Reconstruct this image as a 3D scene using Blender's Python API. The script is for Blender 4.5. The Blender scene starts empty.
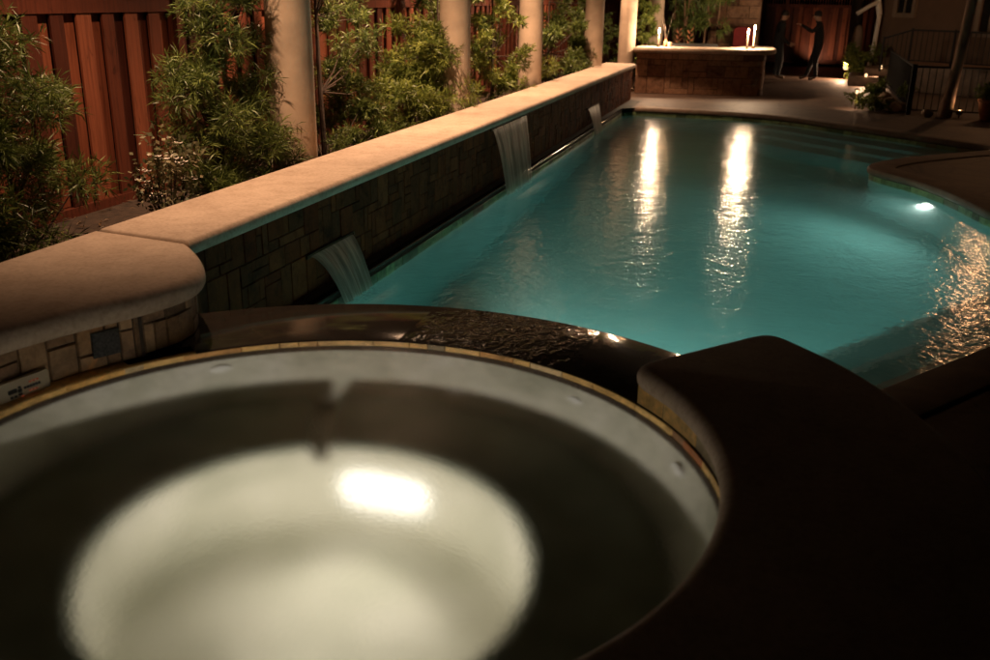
import bpy, bmesh, math, random
from mathutils import Vector, Matrix
from mathutils.geometry import tessellate_polygon
R = math.radians
rnd = random.Random(7)
S = bpy.context.scene
COL = S.collection

# ------------------------------------------------------------------ camera
cam_d = bpy.data.cameras.new('camera')
cam = bpy.data.objects.new('camera', cam_d); COL.objects.link(cam)
cam_d.sensor_width = 36.0
cam_d.lens = 36.0 * 946 / 990
cam_d.clip_start = 0.05; cam_d.clip_end = 900
RW = [(0.95784575, 0.11007416, -0.26535862), (0.28684621, -0.31553083, 0.90452172), (0.01583565, -0.9425094, -0.33380422)]
m3 = Matrix(((RW[0][0], -RW[0][1], -RW[0][2]), (RW[1][0], -RW[1][1], -RW[1][2]), (RW[2][0], -RW[2][1], -RW[2][2])))
cam.matrix_world = Matrix.Translation((0, 0, 2.0)) @ m3.to_4x4()
cam_d.dof.use_dof = True; cam_d.dof.focus_distance = 6.5; cam_d.dof.aperture_fstop = 2.4
S.camera = cam

# ------------------------------------------------------------------ night sky, moon, exposure
w = bpy.data.worlds.new('World'); S.world = w; w.use_nodes = True
nt = w.node_tree; nt.nodes.clear()
sky = nt.nodes.new('ShaderNodeTexSky'); sky.sky_type = 'NISHITA'; sky.sun_disc = False
sky.sun_elevation = R(25); sky.sun_rotation = R(215)
bg = nt.nodes.new('ShaderNodeBackground'); bg.inputs['Strength'].default_value = 0.00005
wo = nt.nodes.new('ShaderNodeOutputWorld')
wm = nt.nodes.new('ShaderNodeMix'); wm.data_type = 'RGBA'; wm.blend_type = 'MULTIPLY'; wm.inputs[0].default_value = 1
wm.inputs[7].default_value = (1.0, .62, .36, 1)     # town glow warms the night sky
nt.links.new(sky.outputs[0], wm.inputs[6]); nt.links.new(wm.outputs[2], bg.inputs[0]); nt.links.new(bg.outputs[0], wo.inputs[0])
sd = bpy.data.lights.new('moon', 'SUN'); sd.energy = 0.001; sd.angle = R(0.5); sd.color = (1, .9, .8)
so = bpy.data.objects.new('moon', sd); COL.objects.link(so)
so.rotation_euler = (R(65), 0, R(180 - 215))
S.view_settings.view_transform = 'Standard'; S.view_settings.look = 'None'
S.view_settings.exposure = 0.0; S.view_settings.gamma = 1.0
S.view_settings.use_curve_mapping = False
S.cycles.use_denoising = True
S.cycles.max_bounces = 10; S.cycles.transparent_max_bounces = 12
S.cycles.sample_clamp_indirect = 2.5
S.cycles.blur_glossy = 0.5
S.cycles.caustics_refractive = True; S.cycles.caustics_reflective = False

# ------------------------------------------------------------------ material helpers
WARM = (1.0, 0.60, 0.35)
class NT:
    def __init__(s, name):
        s.m = bpy.data.materials.new(name); s.m.use_nodes = True
        s.t = s.m.node_tree; s.t.nodes.clear()
        s.out = s.n('ShaderNodeOutputMaterial')
    def n(s, typ, **kw):
        x = s.t.nodes.new(typ)
        for k, v in kw.items():
            if k in x.inputs.keys(): x.inputs[k].default_value = v
            else: setattr(x, k, v)
        return x
    def l(s, a, b): s.t.links.new(a, b)
    def coord(s, scale=(1, 1, 1), rot=(0, 0, 0)):
        g = s.n('ShaderNodeNewGeometry'); mp = s.n('ShaderNodeMapping')
        mp.inputs['Scale'].default_value = scale; mp.inputs['Rotation'].default_value = rot
        s.l(g.outputs['Position'], mp.inputs[0]); return mp.outputs[0]
    def noise(s, scale, detail=4, rough=.55, vec=None, dist=0.0):
        x = s.n('ShaderNodeTexNoise'); x.inputs['Scale'].default_value = scale
        x.inputs['Detail'].default_value = detail; x.inputs['Roughness'].default_value = rough
        x.inputs['Distortion'].default_value = dist
        s.l(vec if vec else s.coord(), x.inputs['Vector']); return x.outputs['Fac']
    def ramp(s, fac, stops):
        r = s.n('ShaderNodeValToRGB'); e = r.color_ramp.elements
        while len(e) < len(stops): e.new(.5)
        for i, (p, c) in enumerate(stops):
            e[i].position = p; e[i].color = (*c, 1) if len(c) == 3 else c
        s.l(fac, r.inputs[0]); return r.outputs[0]
    def mul(s, a, b, fac=1.0, mode='MULTIPLY'):
        x = s.n('ShaderNodeMix', data_type='RGBA', blend_type=mode)
        x.inputs[0].default_value = fac
        for q, i in ((a, 6), (b, 7)):
            if isinstance(q, tuple): x.inputs[i].default_value = (*q, 1)
            else: s.l(q, x.inputs[i])
        return x.outputs[2]
    def math(s, op, a, b=None, clamp=False):
        x = s.n('ShaderNodeMath', operation=op, use_clamp=clamp)
        for q, i in ((a, 0), (b, 1)):
            if q is None: continue
            if isinstance(q, (int, float)): x.inputs[i].default_value = q
            else: s.l(q, x.inputs[i])
        return x.outputs[0]
    def bump(s, h, strength=.3, dist=.01, normal=None):
        b = s.n('ShaderNodeBump'); b.inputs['Strength'].default_value = strength
        b.inputs['Distance'].default_value = dist; s.l(h, b.inputs['Height'])
        if normal: s.l(normal, b.inputs['Normal'])
        return b.outputs[0]
    def attr(s, name, typ='GEOMETRY'):
        a = s.n('ShaderNodeAttribute'); a.attribute_name = name; a.attribute_type = typ; return a
    def pbr(s, color, rough=.6, normal=None, **kw):
        p = s.n('ShaderNodeBsdfPrincipled')
        if isinstance(color, tuple): p.inputs['Base Color'].default_value = (*color, 1)
        else: s.l(color, p.inputs['Base Color'])
        if isinstance(rough, (int, float)): p.inputs['Roughness'].default_value = rough
        else: s.l(rough, p.inputs['Roughness'])
        if normal: s.l(normal, p.inputs['Normal'])
        for k, v in kw.items(): p.inputs[k.replace('_', ' ')].default_value = v
        return p.outputs[0]
    def done(s, sh): s.l(sh, s.out.inputs['Surface']); return s.m

def simple(name, col, rough=.6, nscale=8, var=.25, bumps=.15, **kw):
    t = NT(name); f = t.noise(nscale, 5)
    c = t.mul(t.ramp(f, [(.3, tuple(x * (1 - var) for x in col)), (.7, tuple(min(1, x * (1 + var)) for x in col))]), (1, 1, 1))
    return t.done(t.pbr(c, rough, t.bump(t.noise(nscale * 6, 3), bumps, .005), **kw))

def mk_coping():
    t = NT('cast_stone')
    a = t.noise(2.2, 6, .6); b = t.noise(45, 3, .6); p = t.noise(9, 5, .7)
    c = t.ramp(a, [(.3, (.44, .33, .25)), (.52, (.545, .42, .325)), (.75, (.615, .485, .38))])
    c = t.mul(c, t.ramp(p, [(.32, (.72, .68, .62)), (.55, (1, 1, 1))]), .6)
    c = t.mul(c, t.ramp(b, [(.3, (.76, .73, .70)), (.55, (1, 1, 1))]), .8)
    return t.done(t.pbr(c, .75, t.bump(b, .12, .004, t.bump(a, .15, .01))))
def mk_stone(name, stops, rough=.6, spec=.4):
    t = NT(name)
    k = t.attr('tone').outputs['Fac']
    base = t.ramp(k, stops)
    n1 = t.noise(9, 6, .65, dist=.4); n2 = t.noise(38, 4, .7)
    c = t.mul(base, t.ramp(n1, [(.28, (.45, .42, .38)), (.5, (.95, .92, .9)), (.75, (1.25, 1.2, 1.1))]))
    c = t.mul(c, t.ramp(n2, [(.3, (.75, .75, .75)), (.6, (1.05, 1.05, 1.05))]))
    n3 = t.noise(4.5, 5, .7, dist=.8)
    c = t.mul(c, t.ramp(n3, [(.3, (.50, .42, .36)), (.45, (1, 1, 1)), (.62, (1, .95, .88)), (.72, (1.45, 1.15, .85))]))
    return t.done(t.pbr(c, rough, t.bump(n1, .5, .012, t.bump(n2, .3, .004)), Specular_IOR_Level=spec))
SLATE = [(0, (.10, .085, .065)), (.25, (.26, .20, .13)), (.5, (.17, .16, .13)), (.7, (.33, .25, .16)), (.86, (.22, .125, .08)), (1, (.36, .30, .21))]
M = {}
M['coping'] = mk_coping()
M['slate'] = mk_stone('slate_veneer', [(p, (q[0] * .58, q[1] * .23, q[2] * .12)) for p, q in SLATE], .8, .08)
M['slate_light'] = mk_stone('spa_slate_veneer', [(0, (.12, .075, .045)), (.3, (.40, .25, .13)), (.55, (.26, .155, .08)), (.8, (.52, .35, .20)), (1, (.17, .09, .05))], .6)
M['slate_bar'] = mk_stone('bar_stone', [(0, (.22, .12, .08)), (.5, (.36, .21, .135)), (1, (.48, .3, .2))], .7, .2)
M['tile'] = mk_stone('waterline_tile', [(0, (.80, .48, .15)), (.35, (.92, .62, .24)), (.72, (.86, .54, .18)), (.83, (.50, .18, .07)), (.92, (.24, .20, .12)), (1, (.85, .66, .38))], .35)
M['nosing'] = simple('pale_step_tile', (.72, .76, .70), .4, 9, .12, .1)
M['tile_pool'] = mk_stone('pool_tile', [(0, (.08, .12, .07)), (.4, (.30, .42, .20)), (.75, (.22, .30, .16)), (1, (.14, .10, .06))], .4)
M['grout'] = simple('grout', (.040, .026, .016), .9, 20)
M['plaster'] = simple('pool_plaster', (.34, .52, .50), .7, 3, .10, .05)
def mk_spa_plaster():
    t = NT('spa_plaster'); a = t.noise(2.6, 6, .6, dist=.6); b = t.noise(22, 5, .7)
    c = t.ramp(a, [(.28, (.46, .47, .37)), (.48, (.70, .69, .58)), (.7, (.84, .82, .74))])
    c = t.mul(c, t.ramp(b, [(.3, (.80, .80, .78)), (.55, (1, 1, 1))]))
    return t.done(t.pbr(c, .75, t.bump(b, .2, .006)))
M['spa_plaster'] = mk_spa_plaster()
def mk_bench():
    t = NT('shaded_spa_bench'); f = t.noise(4, 5)  # same plaster as the spa, darkened: the bench's shade is in the colour
    return t.done(t.pbr(t.ramp(f, [(.3, (.20, .225, .175)), (.7, (.32, .35, .28))]), .8, Specular_IOR_Level=.1))
M['bench'] = mk_bench()
def mk_deck():
    t = NT('deck_stone'); n = t.noise(1.6, 6, .6); n2 = t.noise(26, 4, .65)
    v = t.n('ShaderNodeTexVoronoi', feature='DISTANCE_TO_EDGE'); v.inputs['Scale'].default_value = 1.5
    t.l(t.coord(), v.inputs['Vector'])
    j = t.ramp(v.outputs['Distance'], [(.0, (.35, .33, .3)), (.035, (1, 1, 1))])
    c = t.ramp(n, [(.3, (.060, .034, .022)), (.55, (.092, .054, .035)), (.75, (.125, .078, .05))])
    c = t.mul(c, j); c = t.mul(c, t.ramp(n2, [(.3, (.7, .7, .7)), (.6, (1, 1, 1))]))
    return t.done(t.pbr(c, .6, t.bump(n2, .3, .006)))
M['deck'] = mk_deck()
M['deck_edge'] = simple('deck_edge_stone', (.13, .083, .055), .65, 6, .3, .25)
M['soil'] = simple('mulch_soil', (.045, .028, .018), .95, 14, .5, 1.0)
M['ground'] = simple('bare_ground', (.05, .04, .03), .95, 1, .3, .3)

def mk_dam():
    t = NT('wet_spillway_stone')
    n = t.noise(3.2, 6, .65, dist=.5); n2 = t.noise(30, 4)
    v = t.n('ShaderNodeTexVoronoi', feature='DISTANCE_TO_EDGE'); v.inputs['Scale'].default_value = 1.3
    t.l(t.coord(), v.inputs['Vector'])
    j = t.ramp(v.outputs['Distance'], [(.0, (1.5, 1.45, 1.4)), (.012, (1, 1, 1))])
    c = t.mul(t.ramp(n, [(.3, (.014, .0095, .006)), (.55, (.028, .019, .012)), (.75, (.05, .034, .022))]), j)
    # the running film of water: rippled where it is deep (to the right), thin on the left
    g = t.n('ShaderNodeNewGeometry'); sp = t.n('ShaderNodeSeparateXYZ'); t.l(g.outputs['Position'], sp.inputs[0])
    k = t.math('MULTIPLY', t.math('ADD', sp.outputs[0], 1.58), 6.0, True)
    k = t.math('MULTIPLY', k, t.math('ADD', t.math('MULTIPLY', t.math('SUBTRACT', -.72, sp.outputs[0]), 4.0, True), .04, True))
    rp = t.noise(13, 2, .5, t.coord((1.2, .8, 1.0)), .8)
    h = t.math('MULTIPLY', t.math('ADD', rp, t.math('MULTIPLY', t.noise(24, 2), .25)), k)
    nb = t.bump(h, .8, .032)
    nbs = t.bump(n2, .25, .004)
    p = t.n('ShaderNodeBsdfPrincipled'); t.l(c, p.inputs['Base Color'])
    p.inputs['Specular IOR Level'].default_value = .06; p.inputs['Roughness'].default_value = .6; t.l(nbs, p.inputs['Normal'])
    p.inputs['Coat Weight'].default_value = 1.0; p.inputs['Coat Roughness'].default_value = .09
    p.inputs['Coat IOR'].default_value = 1.33
    t.l(nb, p.inputs['Coat Normal'])
    return t.done(p.outputs[0])
M['dam'] = mk_dam()

def mk_water(name, absorb, density, scale, amp, rough, fine, scatter=0.0, scol=(.5, .9, .9), foam=None):
    t = NT(name)
    h1 = t.noise(scale, 2, .5, t.coord((1, .8, 1)), .4)
    h2 = t.noise(scale * 4.2, 2, .5, t.coord((1, .8, 1)), .3)
    h3 = t.noise(scale * 9, 2, .5, t.coord((.55, 1.3, 1)), .2)
    h = t.math('ADD', t.math('ADD', h1, t.math('MULTIPLY', h2, fine)), t.math('MULTIPLY', h3, fine * .25))
    g = t.n('ShaderNodeBsdfGlass'); g.inputs['IOR'].default_value = 1.33
    g.inputs['Roughness'].default_value = rough
    t.l(t.bump(h, 1.0, amp), g.inputs['Normal'])
    sh = g.outputs[0]
    if foam:
        geo = t.n('ShaderNodeNewGeometry'); tot = None
        for (x, y, rx, ry, wgt) in foam:
            mp = t.n('ShaderNodeMapping'); mp.vector_type = 'POINT'
            mp.inputs['Location'].default_value = (-x / rx, -y / ry, 0); mp.inputs['Scale'].default_value = (1 / rx, 1 / ry, 0)
            t.l(geo.outputs['Position'], mp.inputs[0])
            ln = t.n('ShaderNodeVectorMath', operation='LENGTH'); t.l(mp.outputs[0], ln.inputs[0])
            f = t.math('MULTIPLY', t.math('SUBTRACT', 1.0, ln.outputs['Value'], True), wgt)
            tot = f if tot is None else t.math('ADD', tot, f)
        fz = t.ramp(t.noise(30, 6, .75), [(.38, (0, 0, 0)), (.75, (1, 1, 1))])
        tot = t.math('MULTIPLY', tot, fz, True)
        d = t.n('ShaderNodeBsdfTranslucent'); d.inputs[0].default_value = (.75, .85, .85, 1)
        d2 = t.n('ShaderNodeBsdfDiffuse'); d2.inputs[0].default_value = (.75, .85, .85, 1)
        ms = t.n('ShaderNodeMixShader'); ms.inputs[0].default_value = .25
        t.l(d.outputs[0], ms.inputs[1]); t.l(d2.outputs[0], ms.inputs[2])
        mx = t.n('ShaderNodeMixShader'); t.l(tot, mx.inputs[0]); t.l(sh, mx.inputs[1]); t.l(ms.outputs[0], mx.inputs[2])
        sh = mx.outputs[0]
    va = t.n('ShaderNodeVolumeAbsorption'); va.inputs['Color'].default_value = (*absorb, 1); va.inputs['Density'].default_value = density
    vo = va.outputs[0]
    if scatter > 0:
        vs = t.n('ShaderNodeVolumeScatter'); vs.inputs['Color'].default_value = (*scol, 1); vs.inputs['Density'].default_value = scatter
        ad = t.n('ShaderNodeAddShader'); t.l(vo, ad.inputs[0]); t.l(vs.outputs[0], ad.inputs[1]); vo = ad.outputs[0]
    t.l(vo, t.out.inputs['Volume'])
    return t.done(sh)
FOAM = [(-2.66, 5.85, .22, .40, .7), (-2.63, 10.0, .22, .8, .75), (-2.66, 14.8, .18, .5, .6)]
M['water'] = mk_water('pool_water', (.46, .87, .86), .36, 5.0, .0095, .135, .40, scatter=.065, scol=(.55, .95, .92), foam=FOAM)
M['spa_water'] = mk_water('spa_water', (.92, .92, .90), .35, 75.0, .0009, .09, .7)

def mk_sheet():
    t = NT('copper_lit_water')
    uv = t.n('ShaderNodeUVMap'); mp = t.n('ShaderNodeMapping'); mp.inputs['Scale'].default_value = (17, .7, 1)
    t.l(uv.outputs[0], mp.inputs[0])
    n = t.n('ShaderNodeTexNoise'); n.inputs['Scale'].default_value = 1.0; n.inputs['Detail'].default_value = 5; n.inputs['Roughness'].default_value = .65
    t.l(mp.outputs[0], n.inputs['Vector'])
    f = t.ramp(n.outputs['Fac'], [(.30, (.22, .22, .22)), (.5, (.5, .5, .5)), (.7, (.85, .85, .85))])
    tr = t.n('ShaderNodeBsdfTransparent'); tr.inputs[0].default_value = (.86, .86, .86, 1)
    p = t.n('ShaderNodeBsdfPrincipled'); p.inputs['Base Color'].default_value = (.90, .62, .47, 1)  # copper tint is the warm light on the sheets, put into the colour
    p.inputs['Roughness'].default_value = .35; p.inputs['Specular IOR Level'].default_value = 1.0
    tl = t.n('ShaderNodeBsdfTranslucent'); tl.inputs[0].default_value = (.9, .9, .9, 1)
    m1 = t.n('ShaderNodeMixShader'); m1.inputs[0].default_value = .3
    t.l(p.outputs[0], m1.inputs[1]); t.l(tl.outputs[0], m1.inputs[2])
    m2 = t.n('ShaderNodeMixShader'); t.l(f, m2.inputs[0]); t.l(tr.outputs[0], m2.inputs[1]); t.l(m1.outputs[0], m2.inputs[2])
    return t.done(m2.outputs[0])
M['sheet'] = mk_sheet()

def mk_wood():
    t = NT('stained_redwood')
    k = t.attr('tone').outputs['Fac']
    g = t.noise(6, 6, .6, t.coord((6, 6, .35)), .6); kn = t.noise(2.5, 3, .5, t.coord((2.4, 2.4, .9)), 1.5)
    c = t.ramp(k, [(0, (.055, .013, .007)), (.45, (.12, .030, .014)), (1, (.25, .075, .036))])
    c = t.mul(c, t.ramp(g, [(.3, (.55, .5, .48)), (.55, (1, 1, 1)), (.8, (1.2, 1.15, 1.1))]))
    c = t.mul(c, t.ramp(kn, [(.27, (.35, .3, .28)), (.36, (1, 1, 1))]))
    return t.done(t.pbr(c, .6, t.bump(g, .35, .006), Specular_IOR_Level=.3))
M['wood'] = mk_wood()
M['wood_dark'] = simple('dark_timber', (.10, .045, .025), .7, 5, .3, .3)
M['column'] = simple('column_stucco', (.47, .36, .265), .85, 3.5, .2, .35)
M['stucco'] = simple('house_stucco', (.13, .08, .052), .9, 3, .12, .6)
M['white'] = simple('white_paint', (.74, .70, .64), .5, 5, .08, .1)
M['jet'] = simple('white_plastic', (.92, .92, .90), .4, 5, .02, 0)
M['iron'] = simple('black_iron', (.012, .010, .009), .8, 10, .2, .1)
M['glass_dark'] = simple('dark_window_glass', (.015, .014, .013), .08, 2, .1, 0)
M['white_shaded'] = simple('shaded_white_paint', (.20, .145, .10), .6, 5, .1, .1)  # white window frames, with the unlit wall's shade put into the colour
M['brass'] = simple('bronze_metal', (.12, .07, .035), .4, 10, .2, .1, Metallic=.8)
M['grill'] = simple('black_steel', (.03, .03, .03), .35, 6, .2, .05)
M['panel'] = simple('cream_plastic', (.55, .47, .34), .35, 10, .05, .02)
M['black'] = simple('black_rubber', (.012, .012, .012), .5, 10, .1, .02)
M['rock'] = simple('boulder_rock', (.36, .25, .17), .9, 9, .35, .8)
M['red'] = simple('deep_red_cloth', (.11, .005, .006), .9, 12, .2, .2)
M['terracotta'] = simple('terracotta', (.40, .15, .07), .8, 8, .2, .2)
M['cloth_dark'] = simple('dark_cloth', (.010, .009, .009), .9, 14, .2, .3)
M['denim'] = simple('dark_denim', (.006, .007, .009), .9, 30, .2, .3)
M['skin'] = simple('skin', (.42, .24, .16), .55, 14, .1, .05)
M['hair'] = simple('dark_hair', (.016, .011, .008), .5, 40, .3, .3)
M['shoe'] = simple('shoe_leather', (.12, .08, .055), .5, 14, .2, .1)
M['wax'] = simple('candle_wax', (.75, .6, .42), .5, 5, .05, .02)
M['petal'] = simple('pale_petal', (.82, .74, .68), .7, 20, .15, .1)
M['mosaic'] = simple('blue_grey_glazed_tile', (.046, .044, .042), .3, 90, .9, .6)

def mk_bark(name, c0, c1):
    t = NT(name); n = t.noise(9, 6, .7, t.coord((1, 1, .25)), .8)
    return t.done(t.pbr(t.ramp(n, [(.3, c0), (.7, c1)]), .9, t.bump(n, .9, .02)))
M['bark'] = mk_bark('bark', (.03, .02, .014), (.08, .05, .035))
M['bark_pale'] = mk_bark('peeling_bark', (.12, .06, .035), (.42, .26, .16))
def mk_leaf(name, a, b):
    t = NT(name)
    k = t.attr('tone').outputs['Fac']
    c = t.ramp(k, [(0, a), (.6, tuple((x + y) / 2 for x, y in zip(a, b))), (1, b)])
    p = t.n('ShaderNodeBsdfPrincipled'); t.l(c, p.inputs['Base Color']); p.inputs['Roughness'].default_value = .42
    tl = t.n('ShaderNodeBsdfTranslucent'); t.l(c, tl.inputs[0])
    m = t.n('ShaderNodeMixShader'); m.inputs[0].default_value = .26
    t.l(p.outputs[0], m.inputs[1]); t.l(tl.outputs[0], m.inputs[2])
    return t.done(m.outputs[0])
M['leaf'] = mk_leaf('narrow_green_leaf', (.045, .08, .02), (.25, .31, .075))
M['leaf_bright'] = mk_leaf('lit_yellow_green_leaf', (.07, .115, .02), (.36, .40, .085))  # yellow-green leaf, colour also raised to stand for light on the uplit trees
M['leaf_gloss'] = mk_leaf('small_round_leaf', (.06, .09, .035), (.42, .36, .22))
M['litter'] = mk_leaf('dry_leaf', (.06, .035, .018), (.22, .13, .06))
def emit(name, col, st):
    t = NT(name); e = t.n('ShaderNodeEmission'); e.inputs[0].default_value = (*col, 1); e.inputs[1].default_value = st
    return t.done(e.outputs[0])
M['flame'] = emit('flame', (1, .62, .30), 160)
M['bulb'] = emit('warm_bulb', (1, .62, .30), 45)
M['bulb_dim'] = emit('frosted_bulb', (1, .62, .30), 2.5)
M['globe'] = emit('downlight_globe', (1, .62, .34), 25)
M['led_red'] = emit('red_indicator', (1, .16, .06), .16)
M['lens_spa'] = emit('spa_light_lens', (1, .94, .78), 2.0)
M['lens_pool'] = emit('pool_light_lens', (1, .97, .85), 6)

# ------------------------------------------------------------------ mesh helpers
class MB:
    def __init__(s): s.v = []; s.f = []; s.tone = []; s.uv = None
    def add(s, vs, fs, tone=.5):
        o = len(s.v); s.v += [tuple(p) for p in vs]
        for f in fs: s.f.append(tuple(i + o for i in f)); s.tone.append(tone)
        return s
    def box(s, x0, x1, y0, y1, z0, z1, tone=.5):
        vs = [(x, y, z) for z in (z0, z1) for y in (y0, y1) for x in (x0, x1)]
        return s.add(vs, [(0, 2, 3, 1), (4, 5, 7, 6), (0, 1, 5, 4), (2, 6, 7, 3), (0, 4, 6, 2), (1, 3, 7, 5)], tone)
    def obox(s, c, ux, hx, hy, hz, tone=.5):
        # box with its x axis along the 2D direction ux; c is its centre
        l = math.hypot(*ux); a = (ux[0] / l, ux[1] / l); b = (-a[1], a[0])
        vs = []
        for z in (-hz, hz):
            for y in (-hy, hy):
                for x in (-hx, hx):
                    vs.append((c[0] + a[0] * x + b[0] * y, c[1] + a[1] * x + b[1] * y, c[2] + z))
        return s.add(vs, [(0, 2, 3, 1), (4, 5, 7, 6), (0, 1, 5, 4), (2, 6, 7, 3), (0, 4, 6, 2), (1, 3, 7, 5)], tone)
    def tube(s, pts, rad, n=8, tone=.5, cap=True):
        pts = [Vector(p) for p in pts]
        if isinstance(rad, (int, float)): rad = [rad] * len(pts)
        vs = []
        for i, p in enumerate(pts):
            d = (pts[min(i + 1, len(pts) - 1)] - pts[max(i - 1, 0)]).normalized()
            u = d.cross(Vector((0, 0, 1)))
            if u.length < 1e-3: u = Vector((1, 0, 0))
            u.normalize(); q = d.cross(u)
            for k in range(n):
                a = 2 * math.pi * k / n
                vs.append(p + (u * math.cos(a) + q * math.sin(a)) * rad[i])
        fs = [(i * n + k, i * n + (k + 1) % n, (i + 1) * n + (k + 1) % n, (i + 1) * n + k) for i in range(len(pts) - 1) for k in range(n)]
        if cap: fs += [tuple(range(n))[::-1], tuple(range((len(pts) - 1) * n, len(pts) * n))]
        return s.add(vs, fs, tone)
    def lathe(s, prof, c=(0, 0, 0), n=24, tone=.5):
        vs = []; m = len(prof)
        for r, z in prof:
            for k in range(n):
                a = 2 * math.pi * k / n; vs.append((c[0] + r * math.cos(a), c[1] + r * math.sin(a), c[2] + z))
        fs = [(i * n + k, i * n + (k + 1) % n, (i + 1) * n + (k + 1) % n, (i + 1) * n + k) for i in range(m - 1) for k in range(n)]
        if prof[0][0] > 1e-4: fs.append(tuple(range(n))[::-1])
        if prof[-1][0] > 1e-4: fs.append(tuple(range((m - 1) * n, m * n)))
        return s.add(vs, fs, tone)
    def poly(s, loops, z, tone=.5, up=True):
        tri = tessellate_polygon([[Vector((x, y, 0)) for x, y in lp] for lp in loops])
        pts = [(x, y, z) for lp in loops for x, y in lp]
        fs = []
        for t in tri:
            a, b, c = (pts[i] for i in t)
            cr = (b[0] - a[0]) * (c[1] - a[1]) - (b[1] - a[1]) * (c[0] - a[0])
            fs.append(tuple(t) if (cr > 0) == up else tuple(reversed(t)))
        return s.add(pts, fs, tone)
    def strip(s, path, z0, z1, closed=True, tone=.5):
        n = len(path); vs = [(x, y, z0) for x, y in path] + [(x, y, z1) for x, y in path]
        fs = [(i, (i + 1) % n, n + (i + 1) % n, n + i) for i in range(n if closed else n - 1)]
        return s.add(vs, fs, tone)
    def slab(s, out, z0, z1, rr=.04, k=5, tone=.5):
        # a slab on a plan outline (counter-clockwise) with a bullnose edge all round
        h = (z1 - z0); rz = h / 2
        prof = []
        for i in range(2 * k + 1):
            a = -math.pi / 2 + math.pi * i / (2 * k)
            prof.append((rr * (1 - math.cos(a)), (z0 + z1) / 2 + rz * math.sin(a)))
        n = len(out); o = len(s.v)
        for ins, z in prof:
            q = offset(out, ins); s.v += [(x, y, z) for x, y in q]
        m = len(prof)
        for i in range(m - 1):
            for j in range(n):
                s.f.append((o + i * n + j, o + i * n + (j + 1) % n, o + (i + 1) * n + (j + 1) % n, o + (i + 1) * n + j)); s.tone.append(tone)
        s.poly([offset(out, rr)], z0, tone, False); s.poly([offset(out, rr)], z1, tone, True)
        return s
    def build(s, name, mat, parent=None, smooth=False, base=None, angle=35):
        b = Vector(base if base else (parent_base(parent) if parent else (0, 0, 0)))
        me = bpy.data.meshes.new(name); me.from_pydata([tuple(Vector(p) - b) for p in s.v], [], s.f)
        if len(s.tone) == len(me.polygons):
            at = me.attributes.new('tone', 'FLOAT', 'FACE'); at.data.foreach_set('value', s.tone)
        if s.uv:
            ul = me.uv_layers.new(name='UVMap')
            for lp in me.loops: ul.data[lp.index].uv = s.uv[lp.vertex_index]
        bm = bmesh.new(); bm.from_mesh(me)
        bmesh.ops.remove_doubles(bm, verts=bm.verts, dist=1e-5) if not s.uv else None
        bm.to_mesh(me); bm.free()
        if smooth:
            me.polygons.foreach_set('use_smooth', [True] * len(me.polygons))
            me.set_sharp_from_angle(angle=R(angle))
        me.materials.append(mat)
        o = bpy.data.objects.new(name, me); COL.objects.link(o)
        if parent: o.parent = parent
        else: o.location = b
        return o
def parent_base(p):
    b = Vector(p.location)
    while p.parent: p = p.parent; b = b + p.location
    return b
def offset(path, d, closed=True):
    # moves a counter-clockwise outline inward by d (outward when negative)
    n = len(path); out = []
    for i in range(n):
        p = Vector(path[i])
        a = Vector(path[i - 1]) if (closed or i > 0) else None
        c = Vector(path[(i + 1) % n]) if (closed or i < n - 1) else None
        ns = []
        if a is not None and (p - a).length > 1e-9: e = (p - a).normalized(); ns.append(Vector((-e.y, e.x)))
        if c is not None and (c - p).length > 1e-9: e = (c - p).normalized(); ns.append(Vector((-e.y, e.x)))
        if len(ns) == 2:
            m = ns[0] + ns[1]
            if m.length < 1e-6: m = ns[0]
            m.normalize(); k = max(.5, m.dot(ns[0])); q = p + m * (d / k)
        else: q = p + ns[0] * d
        out.append((q.x, q.y))
    return out
def chaikin(p, it=2):
    for _ in range(it):
        q = [p[0]]
        for a, b in zip(p[:-1], p[1:]):
            q += [(a[0] * .75 + b[0] * .25, a[1] * .75 + b[1] * .25), (a[0] * .25 + b[0] * .75, a[1] * .25 + b[1] * .75)]
        q.append(p[-1]); p = q
    return p
def arc(cx, cy, r, a0, a1, n):
    return [(cx + r * math.cos(R(a0 + (a1 - a0) * i / n)), cy + r * math.sin(R(a0 + (a1 - a0) * i / n))) for i in range(n + 1)]
def tag(o, label=None, cat=None, group=None, kind=None):
    if label: o['label'] = label
    if cat: o['category'] = cat
    if group: o['group'] = group
    if kind: o['kind'] = kind
    return o
def thing(name, label, cat, loc=(0, 0, 0), group=None):
    o = bpy.data.objects.new(name, None); COL.objects.link(o); o.location = loc; o.empty_display_size = .2
    return tag(o, label, cat, group)
def dup(root, loc, label=None, group=None, rotz=None):
    r = root.copy(); COL.objects.link(r); r.location = loc
    if label: r['label'] = label
    if group: r['group'] = group
    if rotz is not None: r.rotation_euler = (0, 0, rotz)
    for ch in list(root.children):
        c = ch.copy(); COL.objects.link(c); c.parent = r
        for g in list(ch.children):
            d = g.copy(); COL.objects.link(d); d.parent = c
    return r
def lamp(kind, loc, energy, col=WARM, size=.05, name='lamp', parent=None, aim=None, **kw):
    d = bpy.data.lights.new(name, kind); d.energy = energy; d.color = col
    if kind == 'AREA': d.size = size
    else: d.shadow_soft_size = size
    for k, v in kw.items(): setattr(d, k, v)
    o = bpy.data.objects.new(name, d); COL.objects.link(o)
    o.location = Vector(loc) - (parent_base(parent) if parent else Vector((0, 0, 0)))
    if parent: o.parent = parent
    if aim is not None:
        o.rotation_euler = (Vector(aim) - Vector(loc)).to_track_quat('-Z', 'Y').to_euler()
    return o
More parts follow.
